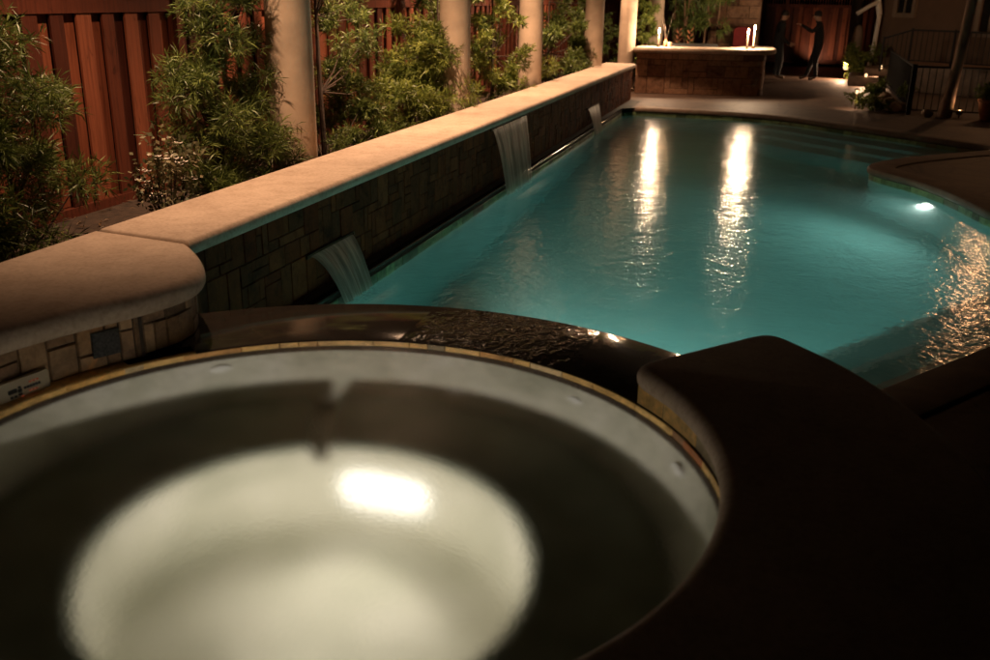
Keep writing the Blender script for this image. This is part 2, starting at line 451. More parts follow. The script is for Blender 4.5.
def ashlar(mb, path, z0, z1, seed=1, cell=.085, thick=.02, gap=.005, wmax=3, hmax=4, outward=1, vary=.006):
    # stone blocks of random size laid over a plan path; outward=1: the left of the walking direction
    rg = random.Random(seed)
    P = [Vector(p) for p in path]; L = [0]
    for a, b in zip(P[:-1], P[1:]): L.append(L[-1] + (b - a).length)
    def at(s_, off):
        s_ = min(max(s_, 0), L[-1])
        for i in range(len(P) - 1):
            if s_ <= L[i + 1] or i == len(P) - 2:
                t = (s_ - L[i]) / max(1e-9, L[i + 1] - L[i]); e = (P[i + 1] - P[i]).normalized()
                q = P[i].lerp(P[i + 1], t) + Vector((-e.y, e.x)) * off * outward
                return q
    nx = max(1, round(L[-1] / cell)); nz = max(1, round((z1 - z0) / cell))
    dx = L[-1] / nx; dz = (z1 - z0) / nz
    used = [[False] * nz for _ in range(nx)]
    for i in range(nx):
        for j in range(nz):
            if used[i][j]: continue
            w_ = rg.randint(1, wmax); h_ = rg.randint(1, hmax)
            if w_ == 1 and h_ == 1: h_ = 2
            ww = 0
            while ww < w_ and i + ww < nx and not used[i + ww][j]: ww += 1
            hh = 0
            while hh < h_ and j + hh < nz and all(not used[i + q][j + hh] for q in range(ww)): hh += 1
            for q in range(ww):
                for k in range(hh): used[i + q][j + k] = True
            s0, s1 = i * dx + gap / 2, (i + ww) * dx - gap / 2
            a0, a1 = z0 + j * dz + gap / 2, z0 + (j + hh) * dz - gap / 2
            th = thick + rg.uniform(-vary, vary); bev = .004
            ns = max(1, int((s1 - s0) / .06)) if len(P) > 2 else 1
            vs = []; fs = []
            for q in range(ns + 1):
                sq = s0 + (s1 - s0) * q / ns
                sb = min(max(sq, s0 + bev), s1 - bev)
                A = at(sq, 0); B = at(sb, th)
                vs += [(A.x, A.y, a0), (B.x, B.y, a0 + bev), (B.x, B.y, a1 - bev), (A.x, A.y, a1)]
            for q in range(ns):
                for k in range(3):
                    f = (q * 4 + k, q * 4 + 4 + k, q * 4 + 5 + k, q * 4 + 1 + k)
                    fs.append(f if outward < 0 else f[::-1])
            fs += [(0, 1, 2, 3), tuple(ns * 4 + k for k in (3, 2, 1, 0))]
            mb.add(vs, fs, rg.random())
    return mb

# ------------------------------------------------------------------ plan of the pool and the spa
CX, CY = -1.3527, 2.4556         # centre of the round spa
ZS = .49                         # spa water level; pool water is z = 0
RS = 1.351
far_edge = chaikin([(2.75, 14.25), (2.92, 14.55), (2.47, 14.98), (1.76, 15.6), (.86, 16.38), (.25, 16.98), (-.35, 17.32), (-1.38, 17.42)], 2)
penin = chaikin([(2.30, 9.70), (2.02, 9.80), (1.94, 10.15), (1.76, 10.85), (1.50, 11.45), (1.15, 11.92), (1.06, 12.22), (1.22, 12.62), (1.62, 13.15), (2.2, 13.72), (2.75, 14.25)], 2)
pool = arc(CX, CY, 1.905, 137, 46, 30) + [(.06, 4.03), (.76, 4.98), (1.33, 5.75), (3.30, 8.41)] + chaikin([(3.30, 8.41), (3.85, 9.2), (3.3, 9.55), (2.30, 9.70)], 2)[1:-1] + penin[:-1] + far_edge + [(-2.55, 17.42), (-2.745, 17.25)]
# counter-clockwise check
if sum(pool[i][0] * pool[(i + 1) % len(pool)][1] - pool[(i + 1) % len(pool)][0] * pool[i][1] for i in range(len(pool))) < 0: pool.reverse()

# ------------------------------------------------------------------ ground and deck
b = MB(); b.poly([[(-300, -300), (300, -300), (300, 300), (-300, 300)], [(-14, -6), (14, -6), (14, 42), (-14, 42)]], -.02)
tag(b.build('ground', M['ground']), kind='structure')
spa_hole = arc(CX, CY, 2.02, 46, -223, 60)
hole = offset(pool, -.02)
# one hole: pool outline joined to the spa body
ring = [p for p in arc(CX, CY, 1.95, 46, -223, 60)]
hole2 = [p for p in hole if math.hypot(p[0] - CX, p[1] - CY) > 1.99]
i0 = min(range(len(hole2)), key=lambda i: (hole2[i][0] - .06) ** 2 + (hole2[i][1] - 4.03) ** 2)
hole2 = hole2[i0:] + hole2[:i0]
hole2 = hole2 + [p for p in reversed(ring)]
b = MB(); b.poly([[(-14, -6), (14, -6), (14, 42), (-14, 42)], hole2], .12)
tag(b.build('deck', M['deck']), kind='structure')
b = MB(); b.box(-4.97, -3.38, -2, 18.86, .121, .40)
tag(b.build('planting_bed', M['soil']), kind='structure')
b = MB(); b.box(-4.97, -3.5, 18.87, 31, .121, .20)
tag(b.build('soil', M['soil']), kind='structure')

# ------------------------------------------------------------------ swimming pool
pl = thing('swimming_pool', 'long teal pool with curved edges glowing beside the stone wall', 'pool', (0, 8, 0))
b = MB()
b.strip(pool, -1.75, -.09); b.poly([pool], -1.75)
b.build('shell', M['plaster'], pl)
# flip so that the faces look into the water
b = MB()
tp = [p for p in pool]
L = len(tp)
ash = MB(); ashlar(ash, tp + [tp[0]], -.09, .048, 5, .165, .004, .004, 2, 1, 1, .001)
ash.build('tile_band', M['tile_pool'], pl)
b = MB(); b.strip(offset(pool, -.012), -.10, .09); b.build('backing', M['grout'], pl)
# entry steps by the spa: three treads parallel to the slanting edge
d = Vector((.595, .804)); nn = Vector((-.804, .595)); p0 = Vector((.06, 4.03))
for off, dep in ((1.10, .76), (.70, .49), (.33, .22)):
    q = [p0 - d * .6 + nn * off, p0 + d * 5.9 + nn * off, p0 + d * 5.9 - nn * .1, p0 - d * .6 - nn * .1]
    b = MB(); b.slab([tuple(x) for x in q][::-1] if False else [tuple(q[3]), tuple(q[2]), tuple(q[1]), tuple(q[0])], -1.74, -dep, .012)
    st = b.build('step', M['plaster'], pl)
    b = MB(); a0 = p0 - d * .55 + nn * (off - .025); a1 = p0 + d * 5.85 + nn * (off - .025)
    mid = (a0 + a1) / 2
    b.obox((mid.x, mid.y, -dep + .004), d, (a1 - a0).length / 2, .030, .004)
    b.build('nosing', M['nosing'], st)
# far steps following the curved far edge
fe = [p for p in far_edge if p[0] > -.3 and p[1] > 14.6]
for off, dep in ((1.45, .76), (.98, .50), (.5, .24)):
    inn = offset(fe, off, False); outp = offset(fe, -.05, False)
    b = MB(); b.slab([*fe_pair] if False else (outp + inn[::-1]), -1.74, -dep, .012)
    b.build('step', M['plaster'], pl)
# coping round the deck side of the pool
i0 = min(range(len(pool)), key=lambda i: (pool[i][0] - .06) ** 2 + (pool[i][1] - 4.03) ** 2)
i1 = min(range(len(pool)), key=lambda i: (pool[i][0] + 2.55) ** 2 + (pool[i][1] - 17.42) ** 2)
seg = []
i = i0
while True:
    seg.append(pool[i])
    if i == i1: break
    i = (i + 1) % len(pool)
seg = seg[1:] if (Vector(seg[0]) - Vector(seg[1])).length < .02 else seg
inn = offset(seg, .035, False); outp = offset(seg, -.30, False)
b = MB(); b.slab(outp + inn[::-1], .050, .134, .03); b.build('coping', M['deck_edge'], pl, True)
b = MB()
led = [(-2.745, 3.6), (-2.745, 17.3), (-2.84, 17.45), (-2.84, 3.6)]
b.slab([led[3], led[0], led[1], led[2]], .076, .10, .008); b.build('ledge', M['dam'], pl)
# underwater lamps
b = MB(); LP = (-1.30, 4.362, -.95)
b.tube([(LP[0], LP[1] - .02, LP[2]), (LP[0], LP[1] + .01, LP[2])], .11, 20); o = b.build('pool_light', M['lens_pool'], pl)
lamp('SPOT', (LP[0], LP[1] + .06, LP[2]), 560, (.88, 1.0, .90), 0.0, 'pool_lamp', pl, aim=(.9, 10, -1.0), spot_size=R(92), spot_blend=.5)
PN = Vector((1.66, 11.12, -.42)); pdir = Vector((-.85, -.52, 0))
b = MB(); b.tube([PN - pdir * .05, PN + pdir * .03], .085, 20); b.build('pool_light', M['lens_pool'], pl)
lamp('SPOT', PN + pdir * .08, 95, (.9, 1.0, .9), 0.0, 'pool_lamp', pl, aim=PN + pdir * 3 + Vector((0, 0, -.3)), spot_size=R(165), spot_blend=.6)

b = MB(); wp = offset(pool, -.03)
b.strip(wp, -1.9, 0); b.poly([wp], 0); b.poly([wp], -1.9, up=False)
tag(b.build('pool_water', M['water']), kind='structure')

# ------------------------------------------------------------------ spa
spa = thing('round_spa', 'round raised spa of pale glowing water in the foreground', 'spa', (CX, CY, 0))
prof = [(1.338, ZS - .115), (1.325, ZS - .16), (1.28, ZS - .30), (1.225, ZS - .46), (1.20, ZS - .505)]
b = MB()
n = 120
def ringv(mb, prof, a0=0, a1=360, n=120, flip=False):
    vs = []; fs = []; m = len(prof); cl = abs(a1 - a0) >= 360
    nn_ = n if cl else n + 1
    for r, z in prof:
        for k in range(nn_):
            a = R(a0 + (a1 - a0) * k / n); vs.append((CX + r * math.cos(a), CY + r * math.sin(a), z))
    for i in range(m - 1):
        for k in range(n):
            f = (i * nn_ + k, i * nn_ + (k + 1) % nn_, (i + 1) * nn_ + (k + 1) % nn_, (i + 1) * nn_ + k)
            fs.append(f[::-1] if flip else f)
    return mb.add(vs, fs)
ringv(b, prof); b.build('wall', M['spa_plaster'], spa, True)
# bench in two pieces with a narrow gap between them at the far side
b = MB()
bp = [(1.215, ZS - .50), (.78, ZS - .50), (.745, ZS - .515), (.732, ZS - .545)]
ringv(b, bp, 116.5, 116.5 + 354.5, 160)
for a in (116.5, 116.5 + 354.5):
    ca, sa = math.cos(R(a)), math.sin(R(a))
    vs = [(CX + r * ca, CY + r * sa, z) for r, z in bp + [(.73, ZS - 1.16), (1.215, ZS - 1.16)]]
    b.add(vs, [tuple(range(len(vs)))])
b.build('bench', M['bench'], spa, True)
b = MB(); b.lathe([(1.22, ZS - 1.16), (.0, ZS - 1.165)], (CX, CY, 0), 80)
ringv(b, [(1.212, ZS - .5), (1.212, ZS - 1.165)], 110.5, 117, 6)
ringv(b, [(1.205, ZS - .62), (.732, ZS - .64), (.732, ZS - 1.163)], 110.5, 117, 8)
ringv(b, [(.732, ZS - .5455), (.73, ZS - .56), (.73, ZS - 1.16)], 116.5, 116.5 + 354.5, 160)
b.build('foot_well', M['spa_plaster'], spa, True)
b = MB(); rp = arc(CX, CY, 1.352, 0, 360, 150)
ashlar(b, rp, ZS - .068, ZS - .002, 11, .085, .004, .003, 3, 1, 1, .001)
b.build('tile_band', M['tile'], spa)
b = MB(); ringv(b, [(1.345, ZS - .0665), (1.338, ZS - .12)]); b.build('lower_tile_band', M['grout'], spa)
# spa light on the far wall of the foot well
la = R(93); lz = ZS - .86
b = MB(); c = Vector((CX + .722 * math.cos(la), CY + .722 * math.sin(la), lz)); ux = Vector((-math.sin(la), math.cos(la), 0))
pts = []
for k in range(32):
    a = 2 * math.pi * k / 32; cx_, sx_ = math.cos(a), math.sin(a)
    sq = lambda v: math.copysign(abs(v) ** .28, v)
    pts.append((sq(cx_) * .19, sq(sx_) * .125))
inw = Vector((-math.cos(la), -math.sin(la), 0))
vs = [c + ux * x + Vector((0, 0, z)) for x, z in pts] + [c + ux * x * .93 + Vector((0, 0, z * .93)) + inw * .025 for x, z in pts]
b.add(vs, [tuple(range(32, 64))] + [(k, (k + 1) % 32, 32 + (k + 1) % 32, 32 + k) for k in range(32)])
b.build('spa_light', M['lens_spa'], spa)
lamp('SPOT', c + inw * .06, 14, (1, .90, .78), 0.0, 'spa_lamp', spa, aim=c + inw * 3 + Vector((0, 0, -.7)), spot_size=R(102), spot_blend=.5)
na = R(-87); c2 = Vector((CX + .722 * math.cos(na), CY + .722 * math.sin(na), lz)); in2 = Vector((-math.cos(na), -math.sin(na), 0))
b = MB(); b.tube([c2, c2 + in2 * .025], .11, 24); b.build('spa_light', M['lens_spa'], spa)
lamp('SPOT', c2 + in2 * .06, 54, (1, .90, .78), 0.0, 'spa_lamp', spa, aim=c2 + in2 * 3 + Vector((0, 0, 1.3)), spot_size=R(128), spot_blend=.9)
# jets
for ang, dz in ((134, .21), (185, .21), (30, .21), (86, .42), (60, .23)):
    rr_ = 1.312 if dz < .3 else 1.245
    b = MB(); ca, sa = math.cos(R(ang)), math.sin(R(ang)); cc = Vector((CX + rr_ * ca, CY + rr_ * sa, ZS - dz)); iw = Vector((-ca, -sa, 0))
    b.tube([cc - iw * .02, cc + iw * .006], [.055, .05], 20); b.tube([cc + iw * .006, cc + iw * .010], [.024, .020], 14)
    b.build('jet', M['jet'], spa)
# spillway dam between the spa and the pool
b = MB()
ringv(b, [(1.352, ZS - .07), (1.352, ZS - .006), (1.358, ZS + .001), (1.372, ZS + .004), (1.885, ZS + .004), (1.90, ZS - .002), (1.906, ZS - .02), (1.906, -1.7)], 30, 150, 90, True)
b.build('spillway', M['dam'], spa, True)
b = MB(); wsp = arc(CX, CY, 1.356, 0, 360, 120)[:-1]
b.strip(wsp, ZS - 1.3, ZS - .001); b.poly([wsp], ZS - .001); b.poly([wsp], ZS - 1.3, up=False)
tag(b.build('spa_water', M['spa_water']), kind='structure')
# right hand raised rim with its thick rounded cap
rim = thing('spa_rim_wall', 'dark curved raised wall with rounded cap hugging the near right side of spa', 'wall', (CX, CY, 0))
b = MB(); o_ = arc(CX, CY, 2.10, 48, -140, 90); i_ = arc(CX, CY, 1.305, 47, -140, 90)
def fillet(a, v, c, r_, k=6):
    a, v, c = Vector(a), Vector(v), Vector(c); p_ = v + (a - v).normalized() * r_; q_ = v + (c - v).normalized() * r_
    return [tuple(p_.lerp(v, t / k).lerp(v.lerp(q_, t / k), t / k)) for t in range(k + 1)]
o2 = fillet(i_[0], o_[0], o_[4], .13) + o_[5:]; i2 = fillet(o_[0], i_[0], i_[4], .11) + i_[5:]
b.slab((o2 + i2[::-1])[::-1], .575, .667, .045, 6); b.build('cap', M['coping'], rim, True)
b = MB(); ringv(b, [(1.362, ZS - .07), (1.362, .58)], 46, -140, 80); ringv(b, [(2.02, .58), (2.02, .0)], 46, -140, 80)
v0 = arc(CX, CY, 1.362, 46, 46.01, 1)[0]; v1 = arc(CX, CY, 2.02, 46, 46.01, 1)[0]
b.add([(*v0, -.3), (*v1, -.3), (*v1, .58), (*v0, .58)], [(0, 1, 2, 3)])
b.build('backing', M['grout'], rim)
b = MB(); ashlar(b, arc(CX, CY, 2.02, 46, -140, 80), .12, .575, 4, .09, .02, .005, 3, 4, 1); b.build('stone_face', M['slate'], rim)
b = MB(); ashlar(b, arc(CX, CY, 1.362, 47, -140, 70), ZS - .002, .575, 9, .085, .006, .005, 3, 1, -1); b.build('inner_tile', M['tile'], rim)

# ------------------------------------------------------------------ raised garden wall along the pool and behind the spa
gw = thing('garden_wall', 'long raised stone wall with broad pale coping along the left of pool', 'wall', (-3.1, 10, 0))
front = [(-2.80, 18.92), (-2.80, 4.06)]
joint = 4.10
# coping of the long run
lc = [(-3.42, 4.106), (-2.80, 4.024), (-2.80, 18.92), (-3.42, 18.92)]
b = MB(); b.slab(lc, .712, .80, .04, 6); b.build('coping', M['coping'], gw, True)
sc = chaikin([(-2.80, 4.018), (-2.70, 3.93), (-2.56, 3.78), (-2.43, 3.60), (-2.40, 3.43), (-2.45, 3.22), (-2.55, 3.00), (-2.63, 2.80), (-2.70, 2.55), (-2.70, 2.25), (-2.62, 1.95), (-2.45, 1.6), (-2.2, 1.3), (-1.9, 1.0)], 2)
outl = sc + [(-1.9, .6), (-3.42, .6), (-3.42, 4.10)]
b = MB(); b.slab(outl[::-1], .695, .80, .05, 6); b.build('spa_coping', M['coping'], gw, True)
b = MB(); b.box(-3.39, -2.865, 4.05, 18.88, .0, .715); b.build('core', M['grout'], gw)
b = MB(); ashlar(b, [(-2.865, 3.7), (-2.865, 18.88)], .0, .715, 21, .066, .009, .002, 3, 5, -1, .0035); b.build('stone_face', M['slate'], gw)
b = MB(); ashlar(b, [(-3.39, 18.88), (-2.865, 18.88)], .12, .715, 22, .095, .02, .006, 2, 3, 1); b.build('end_face', M['slate'], gw)
sf = chaikin([(-2.86, 4.0), (-2.72, 3.86), (-2.58, 3.72), (-2.50, 3.56), (-2.50, 3.42), (-2.56, 3.28)], 2) + arc(CX, CY, 1.43, 146, 240, 50)
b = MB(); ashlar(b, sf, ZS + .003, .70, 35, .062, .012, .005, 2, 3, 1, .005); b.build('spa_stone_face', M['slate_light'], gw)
b = MB(); b.strip(sf, -.2, .70, False); b.build('spa_backing', M['grout'], gw)
# ledge between tile band and stone at the back of the spa
b = MB(); ringv(b, [(1.352, ZS - .07), (1.352, ZS), (1.36, ZS + .004), (1.45, ZS + .004)], 138, 245, 60, True); b.build('spa_ledge', M['tile'], gw)
# slot spouts
for y0, y1, z in ((5.36, 6.04, .375), (9.45, 10.85, .69), (14.5, 15.45, .385)):
    b = MB(); b.box(-2.90, -2.838, y0 - .01, y1 + .01, z - .012, z - .006); b.box(-2.90, -2.838, y0 - .01, y1 + .01, z + .006, z + .012)
    b.box(-2.90, -2.838, y0 - .018, y0 - .0105, z - .012, z + .012); b.box(-2.90, -2.838, y1 + .0105, y1 + .018, z - .012, z + .012)
    b.build('spout', M['brass'], gw)
# blue-grey accent tile and the spa side control panel
def on_arc(r, a, z): return Vector((CX + r * math.cos(R(a)), CY + r * math.sin(R(a)), z))
b = MB()
aa, ab = 155.3, 150.4
ins = on_arc(1.412, (aa + ab) / 2, .60); tx = (on_arc(1.412, ab, .6) - on_arc(1.412, aa, .6)).normalized()
b.obox(ins, (tx.x, tx.y), .058, .008, .055); b.build('accent_tile', M['mosaic'], gw)
pn = thing('control_panel', 'small cream spa control panel with black buttons on the curved stone', 'panel', tuple(on_arc(1.40, 168.2, .515)))
pc = on_arc(1.405, 168.2, .515); tx = (on_arc(1.4, 164, 0) - on_arc(1.4, 172, 0)).normalized(); nx = Vector((-math.cos(R(168.2)), -math.sin(R(168.2)), 0)); nx = -nx if False else nx
up = Vector((0, 0, 1))
def plate(mb, c, u, v, nrm, hw, hh, th, rad=.01, k=5):
    pts = []
    for (sx, sy, a0) in ((1, 1, 0), (-1, 1, 90), (-1, -1, 180), (1, -1, 270)):
        for i in range(k + 1):
            a = R(a0 + 90 * i / k); pts.append((sx * (hw - rad) + rad * math.cos(a), sy * (hh - rad) + rad * math.sin(a)))
    m = len(pts)
    vs = [c + u * x + v * y for x, y in pts] + [c + u * x * .97 + v * y * .95 + nrm * th for x, y in pts]
    mb.add(vs, [tuple(range(m, 2 * m))] + [(i, (i + 1) % m, m + (i + 1) % m, m + i) for i in range(m)])
b = MB(); plate(b, pc, tx, up, nx, .115, .058, .016, .014); b.build('case', M['panel'], pn, True)
fc = pc + nx * .0165
def btn(x, y, hw, hh, m='black', nm='button'):
    b = MB(); plate(b, fc + tx * x + up * y, tx, up, nx, hw, hh, .003, min(hw, hh) * .4, 3); b.build(nm, M[m], pn)
btn(-.052, .013, .019, .0085); btn(-.058, -.010, .006, .005); btn(-.042, -.010, .006, .005)
btn(-.021, .022, .006, .004); btn(-.021, .008, .009, .008); btn(-.021, -.008, .009, .005)
for k in range(6): btn(.002 + k * .0125, .012, .005, .005)
for k in range(3): btn(.026 + k * .016, .030, .004, .0025, 'led_red', 'indicator'); btn(.022 + k * .014, -.006, .0035, .0025, 'led_red', 'indicator')
btn(-.012, -.018, .004, .003, 'led_red', 'indicator')

# ------------------------------------------------------------------ the three water sheets
def sheet(y0, y1, z0, b0, b1, x0, x1, label, zend=.0):
    o = MB(); nu, nv = 40, 16; uv = []
    rg = random.Random(int(y0 * 10))
    ph = [rg.uniform(0, 6.28) for _ in range(4)]
    for j in range(nv + 1):
        t = j / nv
        z = z0 - (z0 - zend) * (t * t * .5 + .5 * t)
        x = x0 + (x1 - x0) * t
        for i in range(nu + 1):
            s_ = i / nu
            ya = y0 + (b0 - y0) * t ** .8; yb = y1 + (b1 - y1) * t ** .8
            wv = .010 * t * (math.sin(s_ * 21 + ph[0]) + .6 * math.sin(s_ * 47 + ph[1]))
            ragged = .02 * (math.sin(s_ * 33 + ph[2]) + math.sin(s_ * 71 + ph[3])) * t
            o.v.append((x + wv, ya + (yb - ya) * s_, z + (0 if j < nv else 0) - 0 * ragged)); uv.append((s_ * (y1 - y0), t))
    for j in range(nv):
        for i in range(nu):
            a = j * (nu + 1) + i; o.f.append((a, a + 1, a + nu + 2, a + nu + 1)); o.tone.append(.5)
    o.uv = uv
    q = o.build('waterfall', M['sheet'], None, True, (x0, (y0 + y1) / 2, 0))
    tag(q, label, 'waterfall', 'water sheets falling from the wall into the pool')
    return q
sheet(5.38, 6.03, .375, 5.60, 6.04, -2.838, -2.70, 'short dark brown sheet of water falling near the spa end of wall')
sheet(9.47, 10.84, .69, 9.50, 10.58, -2.838, -2.68, 'widest and tallest sheet of streaked water falling from under the coping')
sheet(14.52, 15.42, .385, 14.5, 15.0, -2.838, -2.70, 'small far sheet of pinkish water falling near the bar end of wall')

# ------------------------------------------------------------------ columns and pergola beam with downlights
co = thing('round_column', 'nearest tan round column, behind the feathery tree, with leaf shadows on it', 'column', (-3.65, 6.75, .40), 'round columns of the pergola')
b = MB(); b.lathe([(.20, .0), (.20, .06), (.175, .07), (.175, 1.2), (.165, 3.10), (.175, 3.12), (.19, 3.16), (.19, 3.20)], (-3.65, 6.75, .4), 40); b.build('shaft', M['column'], co, True)
b = MB(); b.box(-3.85, -3.45, 6.55, 6.95, 3.6, 3.67); b.build('capital', M['column'], co)
for (x, y, z, lb) in ((-3.65, 10.63, .40, 'tan round column half hidden by the bright bush'),
                   (-3.65, 14.04, .40, 'clear tan round column standing behind the tall middle waterfall'),
                   (-3.50, 18.1, .40, 'tan round column beside the dark square post near the wall end'),
                   (-3.27, 20.6, .121, 'tan round column at the end of the wall beside the bar'),
                   (-2.95, 22.5, .121, 'slim tan round column behind the left end of the bar')):
    dup(co, (x, y, z), lb)
bm_ = thing('pergola_beam', 'long dark timber beam carried on the row of round columns', 'beam', (-3.6, 12, 3.67))
b = MB(); b.box(-3.72, -3.52, 2.0, 24, 3.672, 3.9); b.build('timber', M['wood_dark'], bm_)
b = MB()
for y in (4.3, 7.9, 12.0, 15.9, 19.4):
    b.box(-4.6, -2.9, y - .9, y - .85, 3.902, 4.02); b.box(-4.6, -2.9, y + .9, y + .95, 3.902, 4.02)
b.build('rafters', M['wood_dark'], bm_)
dl0 = None
for y, e, lb in ((5.3, 350, 'first'), (8.7, 290, 'second'), (12.4, 330, 'third'), (16.0, 290, 'fourth'), (19.6, 230, 'fifth')):
    loc = (-3.62, y, 3.66)
    if dl0 is None:
        dl0 = thing('downlight', 'small bronze downlight under the pergola beam, nearest the spa', 'downlight', loc, 'downlights under the pergola beam')
        b = MB(); b.lathe([(.05, .01), (.055, -.06), (.05, -.065), (.03, -.05)], loc, 20); b.build('housing', M['brass'], dl0, True)
        b = MB(); b.lathe([(.028, -.052), (.05, -.085), (.055, -.11), (.045, -.145), (.02, -.165), (.0, -.168)], loc, 20); b.build('lens', M['globe'], dl0)
        dd = dl0
    else:
        dd = dup(dl0, loc, 'small bronze downlight under the pergola beam, ' + lb + ' counted from the spa')
    lamp('SPOT', (-3.62, y, 3.48), e * 1.25, WARM, .045, 'downlight_lamp', dd, aim=(-3.85, y + .15, 0), spot_size=R({5.3: 106, 8.7: 145, 12.4: 147}.get(y, 120)), spot_blend=.9)

# ------------------------------------------------------------------ redwood fences
def fence(name_label, p, q, zb, zt, post_every, parent_loc, seed, face, lattice=True):
    f = thing('wooden_fence', name_label, 'fence', parent_loc)
    p = Vector(p); q = Vector(q); d_ = (q - p); L_ = d_.length; d_.normalize(); nr = Vector((-d_.y, d_.x)) * face
    rg = random.Random(seed)
    b = MB(); s_ = 0; k = 0
    while s_ < L_:
        wd = rg.uniform(.135, .16) if k % 2 else rg.uniform(.11, .14)
        o_ = .050 if k % 2 else .008
        c_ = p + d_ * (s_ + wd / 2) + nr * (o_ + .01)
        b.obox((c_.x, c_.y, (zb + zt) / 2 + rg.uniform(-.006, .006)), d_, wd / 2 + (.018 if k % 2 == 0 else -.002), .0095, (zt - zb) / 2, rg.random())
        s_ += wd; k += 1
    b.build('boards', M['wood'], f)
    for z0_, z1_, t_, nm in ((zt + .0, zt + .09, .05, 'rail'), (zb - .10, zb - .002, .05, 'rail'), (zt + .60, zt + .68, .06, 'cap_rail')):
        b = MB(); c_ = p + d_ * L_ / 2 + nr * .03; b.obox((c_.x, c_.y, (z0_ + z1_) / 2), d_, L_ / 2, t_, (z1_ - z0_) / 2 - .001, .35); b.build(nm, M['wood'], f)
    if lattice:
        b = MB(); s_ = .03
        while s_ < L_:
            c_ = p + d_ * s_ + nr * .03; b.obox((c_.x, c_.y, zt + .345), d_, .013, .012, .253, rg.random()); s_ += .075
        b.build('lattice', M['wood'], f)
    s_ = .0
    while s_ <= L_:
        c_ = p + d_ * s_ + nr * .05; b = MB(); b.obox((c_.x, c_.y, (zb - .2 + zt + .75) / 2), d_, .055, .056 + .004, (zt - zb + .95) / 2, .3); b.build('post', M['wood'], f); s_ += post_every
    return f
fence('reddish brown board fence with lattice top behind the trees on the left', (-5.0, 2.3), (-5.0, 30.9), .47, 1.83, 2.45, (-5, 12, .2), 3, -1)
fence('far board fence across the back behind the two people', (-5.0, 31.2), (5.0, 31.2), .30, 1.80, 2.4, (0, 31.2, .12), 5, -1)
b = MB(); b.box(-5.06, -4.90, 27.3, 27.45, .12, 2.7); q = b.build('timber_post', M['wood_dark'], None, False, (-5, 27.4, .12)); tag(q, 'dark square timber post in front of the left fence near the bar', 'post')

# ------------------------------------------------------------------ planting
def leafball(mb, rg, c, rx, rz, n, ll, lw, droop=.2, tone_bias=0.0):
    # tufts of narrow leaves fanning out from twig ends
    for _ in range(n):
        u = Vector((rg.gauss(0, 1), rg.gauss(0, 1), rg.gauss(0, 1))).normalized() * (rg.random() ** .45)
        p_ = c + Vector((u.x * rx, u.y * rx, u.z * rz))
        ax = (u + Vector((rg.gauss(0, .35), rg.gauss(0, .35), rg.gauss(.25, .35)))).normalized()
        tt = min(1, max(0, rg.gauss(.45 + tone_bias, .22)))
        for k in range(rg.randint(9, 13)):
            dr = (ax * .75 + Vector((rg.gauss(0, .6), rg.gauss(0, .6), rg.gauss(0, .5)))).normalized()
            l_ = ll * rg.uniform(.6, 1.15); sd_ = dr.cross(Vector((rg.gauss(0, 1), rg.gauss(0, 1), rg.gauss(0, 1))))
            if sd_.length < 1e-3: continue
            sd_.normalize(); sd_ *= lw * .5
            b0 = p_ + ax * rg.uniform(-.05, .05)
            mid = b0 + dr * l_ * .5; tip = b0 + dr * l_ + Vector((0, 0, -droop * l_ * rg.random()))
            mb.add([b0, mid + sd_, tip, mid - sd_], [(0, 1, 2, 3)], min(1, max(0, tt + rg.gauss(0, .1))))
def tree(name, label, cat, base, trunk_pts, blobs, leafmat, ll, lw, seed, trunk_r=.03, group=None, bark='bark', droop=.2):
    rg = random.Random(seed)
    t_ = thing(name, label, cat, base, group)
    b = MB(); P_ = [Vector(p_) for p_ in trunk_pts]
    b.tube(P_, [trunk_r * (1 - .7 * i / (len(P_) - 1)) for i in range(len(P_))], 8)
    for (c, rx, rz, n) in blobs:
        c = Vector(c); a = min(P_, key=lambda q_: (q_ - c).length + max(0, q_.z - c.z) * 2)
        mid = (a + c) / 2 + Vector((rg.gauss(0, .03), rg.gauss(0, .03), -.04))
        b.tube([a, mid, c], [trunk_r * .28, trunk_r * .2, trunk_r * .08], 5)
        for _ in range(7):
            e = c + Vector((rg.gauss(0, rx * .6), rg.gauss(0, rx * .6), rg.gauss(0, rz * .6)))
            b.tube([c, e], [trunk_r * .08, .0012], 4)
    b.build('trunk', M[bark], t_, True)
    b = MB()
    for (c, rx, rz, n) in blobs: leafball(b, rg, Vector(c), rx, rz, n, ll, lw, droop)
    b.build('crown', M[leafmat], t_)
    return t_
def blobs_column(rg, x, y, z0, z1, wfun, dens, n):
    # irregular clumps up a column; wfun gives the spread at 0..1 of the height
    out = []
    for i in range(n):
        t = (i + rg.random()) / n; wd = wfun(t); a = rg.uniform(0, 6.28); q_ = wd * rg.uniform(.25, 1)
        s_ = rg.uniform(.06, .16) * (.7 + .6 * wd)
        out.append(((x + math.cos(a) * q_ * .7, y + math.sin(a) * q_, z0 + (z1 - z0) * t), s_ * 1.25, s_ * .85, int(dens * rg.uniform(.7, 1.3))))
    return out
G = 'feathery trees in the bed behind the wall'
rg = random.Random(41)
tree('podocarpus_tree', 'dark dense feathery tree at the left edge in front of the fence', 'tree', (-4.25, 4.2, .4),
     [(-4.25, 4.2, .4), (-4.24, 4.22, 1.2), (-4.26, 4.2, 2.0), (-4.25, 4.22, 2.7)],
     blobs_column(rg, -4.2, 4.35, .55, 1.62, lambda t: .54 - .12 * t, 46, 40) + blobs_column(rg, -4.25, 4.15, 1.55, 2.7, lambda t: .36, 40, 18), 'leaf', .098, .0075, 1, .035, G)
rg = random.Random(43)
